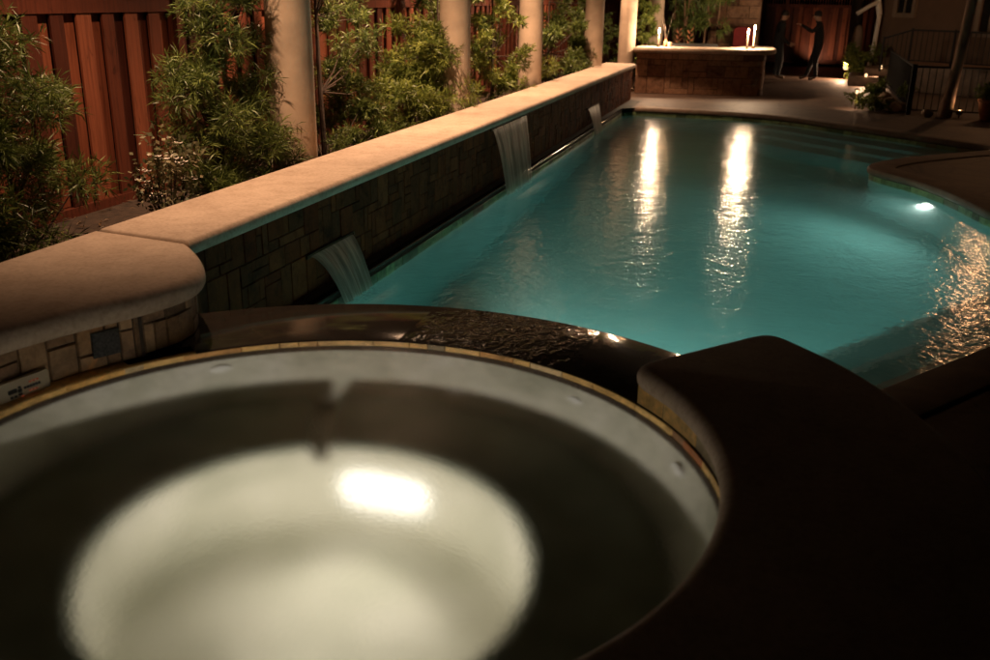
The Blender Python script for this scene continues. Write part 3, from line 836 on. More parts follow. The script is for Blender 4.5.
tree('podocarpus_tree', 'tall open feathery tree in front of the nearest column', 'tree', (-3.95, 6.15, .4),
     [(-3.95, 6.15, .4), (-3.94, 6.17, 1.0), (-3.96, 6.2, 1.7), (-3.95, 6.2, 2.7)],
     blobs_column(rg, -3.92, 6.12, .62, 1.5, lambda t: .52 - .10 * t, 30, 38) + blobs_column(rg, -3.9, 6.25, 1.4, 2.7, lambda t: .42 - .10 * t, 30, 30)
     + [((-3.72 + rg.gauss(0, .08), 5.75 + .09 * i, .62 + rg.random() * .35), .12, .09, 30) for i in range(12)] + [((-3.62, 6.30, .98), .13, .09, 40), ((-3.6, 6.45, 1.02), .10, .08, 20), ((-3.85, 5.55, 1.3), .12, .08, 24), ((-3.8, 5.62, .95), .14, .1, 26), ((-3.75, 7.0, 1.65), .13, .09, 26)], 'leaf', .094, .0072, 2, .032, G)
rg = random.Random(47)
tree('podocarpus_tree', 'thin dark stemmed feathery tree just right of the nearest column', 'tree', (-4.3, 8.75, .4),
     [(-4.22, 8.4, .4), (-4.25, 8.42, 1.1), (-4.3, 8.5, 1.8), (-4.3, 8.5, 2.7)],
     blobs_column(rg, -4.25, 9.1, .75, 1.95, lambda t: .34 + .05 * t, 46, 18) + blobs_column(rg, -4.2, 8.95, .5, .95, lambda t: .55, 46, 14) + blobs_column(rg, -4.3, 8.8, 1.9, 2.7, lambda t: .4, 24, 8), 'leaf', .075, .0085, 3, .03, G)
rg = random.Random(53)
tree('podocarpus_tree', 'broad bright yellow green bushy tree lit in the middle of the bed', 'tree', (-4.05, 10.4, .4),
     [(-4.05, 10.4, .4), (-4.05, 10.42, .9), (-4.03, 10.45, 1.6)],
     blobs_column(rg, -3.98, 10.4, .55, 1.1, lambda t: .95 - .2 * t, 44, 34) + blobs_column(rg, -4.0, 10.4, 1.0, 1.68, lambda t: .75 - .4 * t, 40, 26), 'leaf_bright', .09, .011, 4, .035, G)
rg = random.Random(59)
tree('podocarpus_tree', 'slender light green tree left of the column behind the middle waterfall', 'tree', (-3.95, 13.1, .4),
     [(-3.95, 13.1, .4), (-3.95, 13.12, 1.2), (-3.97, 13.1, 2.6)],
     blobs_column(rg, -3.9, 13.25, .6, 1.5, lambda t: .62 - .12 * t, 34, 18) + blobs_column(rg, -3.95, 13.2, 1.4, 2.5, lambda t: .5, 26, 12) + [((-3.45, 14.4, .98), .2, .13, 40)], 'leaf_bright', .085, .013, 5, .03, G)
rg = random.Random(63)
tree('podocarpus_tree', 'dark tree standing back between the bright bush and the slender tree', 'tree', (-4.5, 12.4, .4),
     [(-4.5, 12.4, .4), (-4.5, 12.4, 1.2), (-4.5, 12.4, 2.5)],
     blobs_column(rg, -4.4, 12.6, .6, 2.5, lambda t: .75, 26, 22), 'leaf', .10, .016, 15, .03, G)
rg = random.Random(61)
tree('podocarpus_tree', 'rounded green tree between the middle columns and the wall end', 'tree', (-4.2, 17.4, .4),
     [(-4.2, 17.4, .4), (-4.2, 17.4, 1.0), (-4.2, 17.4, 1.9)],
     blobs_column(rg, -4.05, 17.6, .6, 1.5, lambda t: 1.25 - .5 * t, 40, 26) + blobs_column(rg, -4.1, 18.2, 1.4, 2.1, lambda t: .7, 30, 8), 'leaf', .11, .018, 6, .03, G)
rg = random.Random(67)
tree('podocarpus_tree', 'small thin tree beside the last columns by the bar', 'tree', (-4.0, 22.6, .2),
     [(-4.0, 22.6, .2), (-4.0, 22.6, 1.0), (-4.0, 22.6, 1.6)],
     blobs_column(rg, -4.0, 22.4, .4, 1.6, lambda t: .6, 26, 12), 'leaf', .10, .02, 7, .025, G)
rg = random.Random(71)
tree('podocarpus_tree', 'bright green bush between the two columns at the left end of the bar', 'tree', (-3.05, 21.6, .121),
     [(-3.05, 21.6, .121), (-3.05, 21.62, .8), (-3.05, 21.6, 1.5)],
     blobs_column(rg, -3.02, 21.7, .5, 2.0, lambda t: .34, 26, 14), 'leaf_bright', .10, .022, 8, .025, G)
lt = MB(); rg = random.Random(99)
for i in range(1400):
    x, y = rg.uniform(-4.9, -3.45), rg.uniform(3.0, 18.5); a = rg.uniform(0, 6.28); l_ = rg.uniform(.02, .05); z = .404 + rg.random() * .012
    dx, dy = math.cos(a) * l_, math.sin(a) * l_
    lt.add([(x - dx, y - dy, z), (x + dy * .22, y - dx * .22, z + .008), (x + dx, y + dy, z + .003), (x - dy * .22, y + dx * .22, z + .006)], [(0, 1, 2, 3)], rg.random())
tag(lt.build('leaf_litter', M['litter']), 'fallen leaves scattered on the dark soil between the fence and the wall', 'leaf litter', kind='stuff')
# small flowering shrub
fs = thing('flowering_shrub', 'small leafy shrub with pale pink flowers on the wall edge by the fence', 'shrub', (-3.72, 5.1, .4))
rg = random.Random(73); b = MB(); lf = MB(); fl = MB()
for i in range(20):
    a = rg.uniform(0, 6.28); rr_ = rg.uniform(.04, .27); e = Vector((-3.68 + math.cos(a) * rr_ * .6, 5.10 + math.sin(a) * rr_, .82 + rg.uniform(-.12, .30) * (1.1 - rr_)))
    b.tube([(-3.7, 5.1, .4), (-3.69 + (e.x + 3.69) * .5, 5.1 + (e.y - 5.1) * .5, .68), e], [.007, .005, .002], 5)
    for k in range(38):
        p_ = e + Vector((rg.gauss(0, .045), rg.gauss(0, .045), rg.gauss(-.03, .05))); u = Vector((rg.gauss(0, 1), rg.gauss(0, 1), rg.gauss(0, 1))).normalized(); v_ = u.cross(Vector((rg.gauss(0, 1), rg.gauss(0, 1), rg.gauss(0, 1)))).normalized()
        s_ = rg.uniform(.013, .024); lf.add([p_ - u * s_, p_ + v_ * s_ * .6, p_ + u * s_, p_ - v_ * s_ * .6], [(0, 1, 2, 3)], rg.random())
    if i % 2 == 0:
        for k in range(3):
            fl = MB(); q_ = e + Vector((rg.gauss(0, .022), rg.gauss(0, .022), rg.gauss(.015, .015))); vs = [q_]; fc_ = []
            for j in range(5):
                aj = j * 1.2566; d_ = Vector((math.cos(aj), math.sin(aj), .35)); t_ = Vector((-math.sin(aj), math.cos(aj), 0))
                m_ = len(vs); vs += [q_ + d_ * .013 + t_ * .009, q_ + d_ * .026, q_ + d_ * .013 - t_ * .009]; fc_.append((0, m_, m_ + 1, m_ + 2))
            fl.add(vs, fc_); fl.build('flower', M['petal'], fs)
b.build('stems', M['bark'], fs); lf.build('foliage', M['leaf_gloss'], fs)

# ------------------------------------------------------------------ the curved bar
bar = thing('stone_bar', 'curved stone faced bar with thick pale counter at the far end', 'bar', (-1.7, 20.6, .121))
fp = [(-3.0, 20.25), (-2.2, 20.36), (-1.4, 20.50), (-.75, 20.66)] + arc(-.80, 21.0, .34, -78, 20, 8)
fp = chaikin(fp[:4], 1) + fp[4:]
b = MB(); ashlar(b, fp, .122, .93, 51, .12, .02, .006, 4, 3, -1); b.build('stone_face', M['slate_bar'], bar)
core = fp + [(-.50, 22.0), (-1.0, 22.0), (-1.05, 21.1), (-3.0, 20.85)]
b = MB(); b.strip(core, .122, .93); b.poly([core], .928); b.build('core', M['grout'], bar)
top = [(-3.06, 20.12), (-2.2, 20.23), (-1.4, 20.37), (-.75, 20.51), (-.48, 20.63), (-.30, 20.85), (-.24, 21.15), (-.27, 21.5), (-.33, 22.1), (-1.0, 22.1), (-1.12, 21.35), (-1.3, 21.2), (-3.06, 20.95)]
top = chaikin(top[:8], 2) + top[8:]
b = MB(); b.slab(top, .935, 1.045, .04, 5); b.build('counter', M['coping'], bar, True)
gr = thing('barbecue_grill', 'low black grill hood set behind the bar counter', 'grill', (-1.9, 21.25, .6))
b = MB(); b.slab([(-2.42, 21.0), (-1.42, 21.12), (-1.46, 21.5), (-2.46, 21.38)], .70, 1.10, .03, 4); b.build('hood', M['grill'], gr, True)
b = MB(); b.tube([(-2.3, 20.985, 1.0), (-2.3, 20.96, 1.0), (-1.55, 21.05, 1.0), (-1.55, 21.08, 1.0)], .012, 8); b.build('handle', M['brass'], gr, True)
b = MB(); b.slab([(-2.40, 21.02), (-1.44, 21.14), (-1.48, 21.48), (-2.44, 21.36)], .122, .699, .01, 2); b.build('cabinet', M['grill'], gr)
def candle(x, y, h, label, e):
    c = thing('taper_candle', label, 'candle', (x, y, 1.046), 'lit candles on the bar')
    b = MB(); b.lathe([(.045, 0), (.045, .012), (.018, .02), (.02, .05), (.012, .052)], (x, y, 1.046), 16); b.build('holder', M['brass'], c, True)
    b = MB(); b.lathe([(.0165, .03), (.015, h - .01), (.010, h), (.004, h - .004)], (x, y, 1.046), 14); b.build('stick', M['wax'], c, True)
    b = MB(); b.lathe([(.002, h), (.016, h + .022), (.018, h + .04), (.010, h + .075), (.001, h + .105)], (x, y, 1.046), 12); b.build('flame', M['flame'], c, True)
    lamp('POINT', (x, y, 1.046 + h + .05), e, (1, .68, .42), .035, 'flame_light', c)
candle(-2.60, 20.50, .27, 'lit taper candle at the left end of bar counter', 130)
candle(-.83, 20.72, .29, 'lit taper candle at right end of bar, nearer and shorter of the two', 100)
candle(-.72, 21.05, .36, 'lit taper candle at right end of bar, farther and taller of the two', 100)
vt = thing('glass_votive', 'small glowing glass votive beside the left candle', 'votive', (-2.38, 20.62, 1.046))
b = MB(); b.lathe([(.03, 0), (.042, .01), (.046, .09), (.042, .09), (.038, .02), (.0, .018)], (-2.38, 20.62, 1.046), 18); b.build('cup', M['wax'], vt, True)
b = MB(); b.lathe([(.002, .03), (.010, .045), (.001, .085)], (-2.38, 20.62, 1.046), 10); b.build('flame', M['flame'], vt, True)
lamp('POINT', (-2.38, 20.62, 1.16), 2.0, (1, .58, .26), .02, 'flame_light', vt)
# reeds in a jar, bamboo behind the bar, heliconia flowers
rd = thing('reed_vase', 'slim vase of thin pale reeds behind the left candle', 'vase', (-2.48, 20.72, 1.046))
b = MB(); b.lathe([(.03, 0), (.045, .03), (.04, .10), (.022, .13), (.028, .15)], (-2.48, 20.72, 1.046), 16); b.build('vase', M['terracotta'], rd, True)
b = MB(); rg = random.Random(5)
for i in range(4): b.tube([(-2.48, 20.72, 1.15), (-2.48 + rg.gauss(0, .09), 20.72 + rg.gauss(0, .06), 1.15 + rg.uniform(.3, .6))], .003, 5, rg.random())
b.build('reeds', M['bark'], rd)
bb = thing('bamboo_clump', 'leafy bamboo clump standing dark behind the grill', 'bamboo', (-2.1, 23.2, .121))
b = MB(); rg = random.Random(8)
lf = MB()
for i in range(9):
    x, y = -2.1 + rg.gauss(0, .3), 23.2 + rg.gauss(0, .2); b.tube([(x, y, .121), (x + rg.gauss(0, .05), y, 1.4), (x + rg.gauss(0, .12), y, 3.0)], [.022, .02, .01], 8)
    for k in range(5): leafball(lf, rg, Vector((x + rg.gauss(0, .14), y + rg.gauss(0, .12), rg.uniform(1.35, 2.8))), .2, .2, 12, .16, .022, .5)
b.build('culms', M['bark_pale'], bb, True); lf.build('foliage', M['leaf'], bb)
for x, y, z, lb in ((-2.38, 22.2, .121, 'left of the two upright orange brown flower spikes behind the grill'), (-2.12, 22.1, .121, 'right of the two upright orange brown flower spikes behind the grill')):
    h_ = thing('flower_spike', lb, 'flower', (x, y, z), 'orange flower spikes behind the grill')
    b = MB(); b.tube([(x, y, z), (x + .01, y, z + 1.0)], .012, 6); b.build('stalk', M['leaf'], h_)
    b = MB(); rg = random.Random(int(x * -100))
    for k in range(7):
        zz = z + .86 + k * .055; sg = (-1) ** k
        b.add([(x, y, zz), (x + sg * .045, y - .015, zz + .03), (x + sg * .075, y, zz + .10), (x + sg * .02, y + .015, zz + .05)], [(0, 1, 2), (0, 2, 3), (0, 3, 1), (1, 3, 2)], .5)
    b.build('bracts', M['terracotta'], h_)
# dark stone chimney wall and the red cloth behind the bar
ch = thing('outdoor_fireplace', 'tall dark stone outdoor fireplace standing behind the bar', 'fireplace', (-1.3, 25.0, .121))
b = MB(); b.box(-1.95, -.75, 24.8, 25.5, .122, 3.0); b.build('body', M['stucco'], ch)
b = MB(); ashlar(b, [(-1.95, 24.8), (-.75, 24.8)], .13, 3.0, 77, .14, .02, .006, 4, 3, -1); b.build('stone_face', M['slate_bar'], ch)
rc = thing('bar_chair', 'dim deep red high backed chair behind the right candles', 'chair', (-1.02, 22.9, .121))
b = MB(); b.slab([(-1.25, 22.65), (-.79, 22.65), (-.79, 23.1), (-1.25, 23.1)], .72, .80, .03, 3); b.build('seat', M['red'], rc, True)
b = MB(); plate(b, Vector((-1.02, 23.10, 1.12)), Vector((1, 0, 0)), Vector((0, 0, 1)), Vector((0, -1, 0)), .23, .30, .06, .10, 6); b.build('backrest', M['red'], rc, True)
for x in (-1.21, -.83):
    for y in (22.69, 23.06):
        b = MB(); b.tube([(x, y, .121), (x, y, .72)], [.018, .022], 8); b.build('leg', M['wood_dark'], rc, True)

# ------------------------------------------------------------------ the two people
def figure(name_label, base, joints, edges, root, cat='person'):
    t_ = bpy.data.meshes.new('body_skeleton')
    names = list(joints)
    t_.from_pydata([Vector(joints[k][0]) for k in names], [(names.index(a), names.index(b_)) for a, b_ in edges], [])
    o = bpy.data.objects.new('person', t_); COL.objects.link(o)
    sk = o.modifiers.new('Skin', 'SKIN'); sk.use_smooth_shade = True
    for i, k in enumerate(names):
        r_ = joints[k][1]; kk = 1.0 if (k[:2] in ('hl', 'hr') or k in ('nose', 'chin', 'earL', 'earR', 'head', 'headtop')) else 1.14; r_ = r_ if isinstance(r_, tuple) else (r_, r_)
        t_.skin_vertices[0].data[i].radius = (r_[0] * kk, r_[1] * kk)
        t_.skin_vertices[0].data[i].use_root = (k == root)
    sub = o.modifiers.new('Subdivision', 'SUBSURF'); sub.levels = 2; sub.render_levels = 2
    dg = bpy.context.evaluated_depsgraph_get(); me = bpy.data.meshes.new_from_object(o.evaluated_get(dg))
    bpy.data.objects.remove(o); bpy.data.meshes.remove(t_)
    return me
def person(label, base, rotz, J, E, split, hair_pts, cap=False):
    me = figure(label, base, J, E, 'pelvis')
    for mname in ('cloth_dark', 'denim', 'skin', 'shoe'): me.materials.append(M[mname])
    for p_ in me.polygons: p_.material_index = split(p_.center)
    me.polygons.foreach_set('use_smooth', [True] * len(me.polygons))
    o = bpy.data.objects.new('person', me); COL.objects.link(o); o.location = base; o.rotation_euler = (0, 0, rotz)
    tag(o, label, 'person')
    b = MB()
    hc, hr = hair_pts
    b.lathe([(hr * 1.06, -.01), (hr * 1.08, .03), (hr * .95, .075), (hr * .6, .108), (.0, .118)], hc, 20)
    h = b.build('hair', M['hair'], None, True, (0, 0, 0)); h.parent = o
    return o, hc
def hand(J, E, wrist, nm, p_, dr, side, up_):
    # palm, four unequal fingers and a thumb from the side of the palm
    p_ = Vector(p_); dr = Vector(dr).normalized(); side = Vector(side).normalized(); up_ = Vector(up_).normalized()
    J[nm + 'palm'] = (p_ + dr * .07, (.036, .022)); E.append((wrist, nm + 'palm'))
    for k, (o_, l_) in enumerate(((-.026, .070), (-.009, .082), (.009, .076), (.026, .058))):
        a = p_ + dr * .095 + side * o_; J[f'{nm}k{k}'] = (a, .0095); J[f'{nm}m{k}'] = (a + dr * l_ * .5 - up_ * .010, .0085); J[f'{nm}t{k}'] = (a + dr * l_ * .92 - up_ * .030, .007)
        E += [(nm + 'palm', f'{nm}k{k}'), (f'{nm}k{k}', f'{nm}m{k}'), (f'{nm}m{k}', f'{nm}t{k}')]
    a = p_ + dr * .04 - side * .035; J[nm + 'th0'] = (a, .012); J[nm + 'th1'] = (a + dr * .035 - side * .025, .010); J[nm + 'th2'] = (a + dr * .06 - side * .030, .008)
    E += [(nm + 'palm', nm + 'th0'), (nm + 'th0', nm + 'th1'), (nm + 'th1', nm + 'th2')]
# person facing -X (to the left), one arm reaching forward; local frame = world axes
J = dict(pelvis=((.05, 0, .86), (.135, .12)), waist=((.06, 0, 1.00), (.13, .115)), chest=((.05, 0, 1.20), (.15, .135)), neck0=((.01, 0, 1.36), .07), neck=((-.01, 0, 1.42), .055),
         head=((-.045, 0, 1.50), (.085, .078)), headtop=((-.035, 0, 1.585), (.075, .070)), nose=((-.145, 0, 1.50), .012), chin=((-.10, 0, 1.455), .028),
         earL=((-.03, -.082, 1.50), .014), earR=((-.03, .082, 1.50), .014),
         shL=((.04, -.18, 1.30), .062), elL=((-.13, -.25, 1.16), .047), wrL=((-.37, -.24, 1.30), .033),
         shR=((.04, .18, 1.30), .062), elR=((.11, .25, 1.04), .047), wrR=((-.02, .24, .84), .033),
         hipL=((.05, -.10, .80), .092), knL=((.02, -.11, .45), .062), anL=((.07, -.11, .09), .042), toL=((-.10, -.12, .035), (.045, .03)),
         hipR=((.05, .10, .80), .092), knR=((-.06, .11, .46), .062), anR=((-.15, .11, .09), .042), toR=((-.32, .12, .035), (.045, .03)))
E = [('pelvis', 'waist'), ('waist', 'chest'), ('chest', 'neck0'), ('neck0', 'neck'), ('neck', 'head'), ('head', 'headtop'), ('head', 'nose'), ('head', 'chin'), ('head', 'earL'), ('head', 'earR'),
     ('chest', 'shL'), ('shL', 'elL'), ('elL', 'wrL'), ('chest', 'shR'), ('shR', 'elR'), ('elR', 'wrR'),
     ('pelvis', 'hipL'), ('hipL', 'knL'), ('knL', 'anL'), ('anL', 'toL'), ('pelvis', 'hipR'), ('hipR', 'knR'), ('knR', 'anR'), ('anR', 'toR')]
hand(J, E, 'wrL', 'hl', (-.37, -.24, 1.30), (-.9, 0, .35), (0, 1, 0), (0, 0, 1))
hand(J, E, 'wrR', 'hr', (-.02, .24, .84), (-.35, 0, -.9), (0, 1, 0), (-1, 0, 0))
def split1(c):
    if c.z < .085: return 3
    if c.z > 1.405 and abs(c.y) < .13: return 2
    if c.x < -.40 and c.z > 1.2: return 2
    if c.y > .19 and c.z < .86 and c.z > .6: return 2
    if c.z < .88: return 1
    return 0
p1, hc = person('person in dark jacket and jeans standing on the far deck reaching left', (.62, 25.6, .121), 0, dict(J), list(E), split1, ((-.030, 0, 1.525), .082))
b = MB(); b.lathe([(.088, 0), (.09, .05), (.075, .095), (.03, .115), (0, .117)], (-.035, 0, 1.535), 20); b.slab([(-.21, -.06), (-.10, -.075), (-.10, .075), (-.21, .06)], 1.532, 1.544, .005, 2)
h = b.build('cap', M['cloth_dark'], None, True, (0, 0, 0)); h.parent = p1
# second person, facing the first, leaning forward beside the bar
J2 = dict(J); E2 = E[:24]
J2 = {k: v for k, v in J.items() if not k.startswith(('hl', 'hr'))}
J2.update(shL=((.04, -.18, 1.30), .062), elL=((.04, -.26, 1.03), .047), wrL=((-.16, -.22, .88), .033), elR=((.06, .25, 1.03), .047), wrR=((-.14, .20, .86), .033),
          knL=((.0, -.11, .46), .062), anL=((.05, -.11, .09), .042), toL=((-.12, -.12, .035), (.045, .03)), knR=((-.02, .11, .46), .062), anR=((.02, .11, .09), .042), toR=((-.15, .13, .035), (.045, .03)))
E2 = [e for e in E if not (e[0].startswith(('hl', 'hr')) or e[1].startswith(('hl', 'hr')))]
hand(J2, E2, 'wrL', 'hl', (-.16, -.22, .88), (-.9, .15, -.1), (0, 0, 1), (0, 1, 0))
hand(J2, E2, 'wrR', 'hr', (-.14, .20, .86), (-.9, -.15, -.1), (0, 0, 1), (0, -1, 0))
def split2(c):
    if c.z < .085: return 3
    if c.z > 1.405 and abs(c.y) < .13: return 2
    if c.x < -.17 and .78 < c.z < 1.0 and abs(c.y) > .12: return 2
    if c.z < .88: return 1
    return 0
person('person in dark clothes standing in shadow just right of the bar', (-.22, 25.7, .121), math.pi + .25, J2, E2, split2, ((-.030, 0, 1.525), .084))

# ------------------------------------------------------------------ house, steps, railings on the right
hs = thing('house', 'dim tan stucco house at the right with white framed windows', 'house', (4, 25, .12))
A_ = Vector((2.10, 26.8)); B_ = Vector((7.5, 21.8)); dv = (B_ - A_).normalized(); nv = Vector((dv.y, -dv.x))
b = MB(); poly_ = [tuple(A_), tuple(B_), (9.5, 24), (9.5, 31), (2.7, 31)]
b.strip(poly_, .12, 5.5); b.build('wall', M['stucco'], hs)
def window(s0, s1, z0, z1):
    c0 = A_ + dv * (s0 + s1) / 2 + nv * .02; hw = (s1 - s0) / 2; hz = (z1 - z0) / 2; zc = (z0 + z1) / 2
    b = MB(); t_ = .055
    for sx in (-1, 1):
        c_ = c0 + dv * sx * (hw + t_); b.obox((c_.x, c_.y, zc), dv, t_ - .001, .05, hz + 2 * t_)
    for sz in (-1, 1): b.obox((c0.x, c0.y, zc + sz * (hz + t_)), dv, hw - .002, .045, t_ - .001)
    b.obox((c0.x, c0.y, zc), dv, .022, .03, hz - .002)
    w_ = b.build('window', M['white_shaded'], hs)
    b = MB(); c_ = A_ + dv * (s0 + s1) / 2 + nv * .008; b.obox((c_.x, c_.y, zc), dv, hw, .006, hz); b.build('pane', M['glass_dark'], w_)
window(.50, .92, 1.75, 3.3); window(2.75, 3.25, 1.38, 3.3)
ds = thing('downspout', 'white lit downspout with elbow at the house corner', 'downspout', (2.02, 26.6, .3))
b = MB(); b.tube([(1.98, 26.62, .30), (2.04, 26.62, 1.0), (2.06, 26.62, 1.68)], .055, 8); b.build('pipe', M['white'], ds)
b = MB(); b.tube([(2.06, 26.62, 1.681), (2.0, 26.62, 1.95), (1.98, 26.62, 2.05)], .07, 8); b.tube([(2.0, 26.6, 2.0), (1.75, 26.5, 1.86), (1.52, 26.45, 1.70)], .05, 8); b.build('elbow', M['white'], ds)
# landing with two lit steps
ld = thing('house_steps', 'two pale stone steps with small lights leading up to the house', 'steps', (1.9, 24.5, .121))
b = MB(); b.slab([(1.40, 24.5), (2.05, 24.2), (2.2, 25.6), (1.5, 25.9)], .122, .34, .02, 3); b.build('step', M['deck_edge'], ld, True)
b = MB(); b.slab([(1.75, 24.75), (2.4, 24.45), (2.5, 25.4), (1.85, 25.7)], .3405, .52, .02, 3); b.build('step', M['deck_edge'], ld, True)
for (x, y, z) in ((1.78, 24.28, .36), (2.10, 24.52, .54)):
    b = MB(); b.lathe([(.025, 0), (.03, .05), (.02, .07), (0, .075)], (x, y, z - .02), 12); b.build('step_light', M['bulb_dim'], ld, True)
    lamp('SPOT', (x - .05, y - .07, z + .05), 34, WARM, .02, 'step_lamp', ld, aim=(x - .3, y - .4, .12), spot_size=R(110), spot_blend=.5)
lg = thing('landing', 'dark raised landing in front of the house wall', 'landing', (3.3, 23.6, .121))
b = MB(); b.slab([(2.52, 23.5), (4.8, 21.9), (5.4, 22.8), (2.9, 24.9)], .122, .70, .02, 3); b.build('slab', M['deck_edge'], lg, True)
def railing(label, pts, h, every=.11, bot=.08):
    r_ = thing('iron_railing', label, 'railing', pts[0], 'black iron railings by the house')
    P_ = [Vector(p_) for p_ in pts]
    bars = MB(); rails = MB()
    for a, c in zip(P_[:-1], P_[1:]):
        rails.tube([a + Vector((0, 0, h)), c + Vector((0, 0, h))], .02, 8); rails.tube([a + Vector((0, 0, bot)), c + Vector((0, 0, bot))], .014, 6)
        L_ = (c - a).length; n_ = max(2, int(L_ / every))
        for i in range(1, n_):
            q_ = a.lerp(c, i / n_); bars.tube([q_ + Vector((0, 0, bot)), q_ + Vector((0, 0, h))], .008, 5)
    for p_ in P_:
        posts = MB(); posts.tube([p_, p_ + Vector((0, 0, h + .04))], .025, 8); posts.build('post', M['iron'], r_)
    rails.build('rails', M['iron'], r_); bars.build('bars', M['iron'], r_)
railing('black iron railing running back from the front corner towards the steps', [(2.12, 18.5, .121), (2.25, 24.2, .121)], .82)
railing('long black iron railing across the front behind the leaning trunk', [(2.16, 18.5, .121), (5.2, 18.5, .121)], .82)
railing('black iron railing with sloping top on the raised landing', [(2.02, 23.9, .50), (2.56, 23.55, .702), (3.35, 23.0, .702), (4.8, 22.0, .702)], .72)
# leaning trunk with uplight
tr = thing('leaning_tree', 'leaning tree with peeling bark lit from below in front of railing', 'tree', (2.72, 18.3, .121))
b = MB(); b.tube([(2.70, 18.3, .10), (2.74, 18.3, .5), (2.79, 18.3, 1.1), (2.83, 18.3, 2.0), (2.9, 18.3, 3.4)], [.13, .10, .085, .08, .07], 12); b.build('trunk', M['bark_pale'], tr, True)
b = MB(); rg = random.Random(9)
for i in range(30): leafball(b, rg, Vector((2.95 + rg.gauss(0, .6), 18.3 + rg.gauss(0, .6), 3.6 + rg.gauss(0, .35))), .25, .2, 20, .12, .02)
b.build('crown', M['leaf'], tr)
def uplight(label, loc, aim, e, glare=.03, size=R(90)):
    u = thing('ground_uplight', label, 'light', loc, 'small garden uplights')
    b = MB(); b.lathe([(.012, 0), (.012, .05), (.05, .06), (.055, .13), (.048, .132), (.044, .10), (0, .10)], loc, 16); b.build('housing', M['brass'], u, True)
    b = MB(); b.lathe([(.0435, .112), (.035, .125), (0, .13)], loc, 16); b.build('lens', M['bulb'], u, True)
    lamp('SPOT', Vector(loc) + Vector((0, 0, .16)), e, WARM, .03, 'uplight_lamp', u, aim=aim, spot_size=size, spot_blend=.6)
    return u
uplight('small glowing uplight on the ground right of the leaning trunk', (2.93, 18.25, .121), (2.78, 18.3, 1.2), 6)
uplight('added garden uplight brightening the far fence behind the people', (.75, 30.4, .121), (1.0, 31.2, 1.3), 32, size=R(120))  # added lamp, hidden from view, to brighten the back fence
fl_ = thing('garden_floodlight', 'bright glaring garden light among bushes near the far fence', 'light', (1.42, 26.3, .121))
b = MB(); b.tube([(1.42, 26.3, .121), (1.42, 26.3, .36)], .012, 8); b.build('stake', M['brass'], fl_)
b = MB(); b.lathe([(.03, 0), (.06, .03), (.065, .07), (.05, .10), (0, .115)], (1.42, 26.3, .36), 14); b.build('head', M['bulb_dim'], fl_, True)
lamp('SPOT', (1.42, 26.2, .52), 260, WARM, .04, 'garden_lamp', fl_, aim=(1.12, 26.0, .12), spot_size=R(132), spot_blend=.5)
rg = random.Random(11)
tree('round_bush', 'leafy bush lit by the glaring garden light', 'bush', (1.78, 26.2, .121), [(1.78, 26.2, .121), (1.78, 26.2, .5)], [((1.72 + rg.gauss(0, .16), 26.2 + rg.gauss(0, .16), .45 + rg.uniform(-.2, .45)), .17, .14, 22) for _ in range(12)], 'leaf_bright', .10, .03, 21, .02)
tree('round_bush', 'low yellow green bush behind the path light', 'bush', (1.55, 19.0, .121), [(1.55, 19.0, .121), (1.55, 19.0, .35)], [((1.55 + rg.gauss(0, .17), 19.1 + rg.gauss(0, .25), .28 + rg.uniform(-.1, .25)), .13, .10, 22) for _ in range(11)], 'leaf_bright', .08, .022, 22, .015)
gp = thing('garden_post', 'pale squat post standing by the dark trunk at the far fence', 'post', (1.72, 28.2, .121))
b = MB(); b.lathe([(.15, 0), (.15, .6), (.14, 1.0), (.10, 1.22), (.04, 1.28), (0, 1.29)], (1.72, 28.2, .121), 20); b.build('shaft', M['column'], gp, True)
b = MB(); b.lathe([(.18, 0), (.18, .08), (.15, .09)], (1.72, 28.2, .122), 20); b.build('base', M['column'], gp, True)
dt = thing('dark_tree', 'dark tree trunk rising in front of the far fence', 'tree', (1.75, 28.9, .121))
b = MB(); b.tube([(1.70, 28.9, .10), (1.68, 28.9, 1.2), (1.64, 28.9, 2.2), (1.66, 28.9, 3.4)], [.19, .17, .16, .13], 12); b.build('trunk', M['bark'], dt, True)
b = MB()
for i in range(24): leafball(b, rg, Vector((1.66 + rg.gauss(0, .7), 28.9 + rg.gauss(0, .6), 3.7 + rg.gauss(0, .35))), .28, .22, 16, .12, .03)
b.build('crown', M['leaf'], dt)
pf = thing('path_light', 'thin glowing path light on a stake beside the low bush', 'light', (1.28, 19.0, .121))
b = MB(); b.tube([(1.28, 19.0, .121), (1.28, 19.0, .40)], .012, 8); b.build('stake', M['brass'], pf)
b = MB(); b.lathe([(.022, 0), (.026, .06), (.0, .065)], (1.28, 19.0, .40), 12); b.build('bulb', M['bulb_dim'], pf, True)
b = MB(); b.lathe([(.06, .068), (.055, .08), (.0, .105)], (1.28, 19.0, .40), 16); b.build('hat', M['brass'], pf, True)
lamp('SPOT', (1.25, 18.94, .45), 9, WARM, .02, 'path_lamp', pf, aim=(1.25, 19.02, 0), spot_size=R(120), spot_blend=.5)
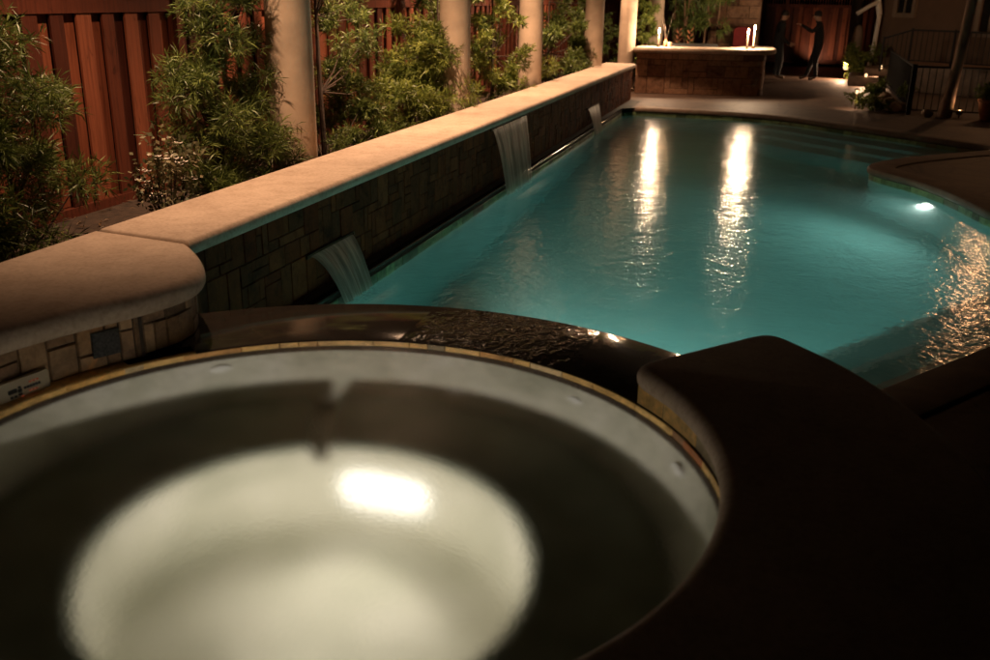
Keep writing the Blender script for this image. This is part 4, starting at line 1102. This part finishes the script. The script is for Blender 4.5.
def rock(loc, s_, seed, label):
    rg = random.Random(seed); bm = bmesh.new(); bmesh.ops.create_icosphere(bm, subdivisions=3, radius=1)
    ax = [Vector((rg.gauss(0, 1), rg.gauss(0, 1), rg.gauss(0, 1))).normalized() for _ in range(9)]; lim = [rg.uniform(.62, .95) for _ in ax]
    for v in bm.verts:
        p_ = v.co.copy()
        for a, l in zip(ax, lim):
            e = p_.dot(a)
            if e > l: p_ -= a * (e - l) * .9
        v.co = Vector((p_.x * s_[0], p_.y * s_[1], p_.z * s_[2]))
    me = bpy.data.meshes.new('boulder'); bm.to_mesh(me); bm.free(); me.materials.append(M['rock'])
    o = bpy.data.objects.new('boulder', me); COL.objects.link(o); o.location = loc
    tag(o, label, 'boulder', 'boulders edging the planting by the railing')
rock((2.02, 18.9, .20), (.16, .14, .12), 1, 'pale boulder at the front corner of the railing')
rock((1.92, 19.6, .20), (.14, .15, .11), 2, 'boulder second from the railing corner in the rock edging')
rock((1.88, 20.4, .22), (.15, .16, .13), 3, 'middle boulder of the rock edging behind the low bush')
rock((1.86, 21.3, .22), (.14, .18, .13), 4, 'boulder in the rock edging fourth from the railing corner')
rock((1.84, 22.3, .24), (.16, .16, .15), 5, 'farthest boulder of the rock edging, nearest the lit steps')
rock((2.42, 18.2, .19), (.10, .09, .08), 6, 'small reddish stone on the ground left of the leaning trunk')
pt = thing('planter_pot', 'dim terracotta pot on the deck right of the uplight', 'pot', (3.35, 18.1, .121))
b = MB(); b.lathe([(.10, 0), (.16, .18), (.17, .30), (.19, .31), (.19, .35), (.15, .35), (.14, .30), (0, .29)], (3.35, 18.1, .121), 22); b.build('pot', M['terracotta'], pt, True)
b = MB()
for i in range(4): leafball(b, rg, Vector((3.35 + rg.gauss(0, .05), 18.1 + rg.gauss(0, .05), .55 + rg.uniform(0, .15))), .12, .1, 14, .10, .02)
b.build('plant', M['leaf'], pt)
# wall lantern on the house, above the picture: its glitter lies on the water at the right
wl = thing('wall_lantern', 'glowing lantern high on the house wall', 'lantern', (3.75, 24.9, 4.1))
c_ = A_ + dv * 3.9 + nv * .16
wl.location = (c_.x, c_.y, 4.1)
b = MB(); b.lathe([(.02, .32), (.12, .24), (.12, .22), (.10, .21)], (c_.x, c_.y, 4.1), 8); b.build('cap', M['iron'], wl); b = MB(); b.lathe([(.05, -.03), (.10, 0), (.10, .015)], (c_.x, c_.y, 4.1), 8); b.build('frame', M['iron'], wl)
b = MB(); b.lathe([(.06, .02), (.085, .2), (0, .205)], (c_.x, c_.y, 4.1), 8); b.build('glass', M['bulb'], wl)
b = MB(); q_ = c_ - nv * .08; b.obox((q_.x, q_.y, 4.15), nv, .075, .015, .03); b.build('bracket', M['iron'], wl)
lamp('POINT', (c_.x + nv.x * .14, c_.y + nv.y * .14, 4.2), 65, (1, .46, .19), .09, 'lantern_lamp', wl)
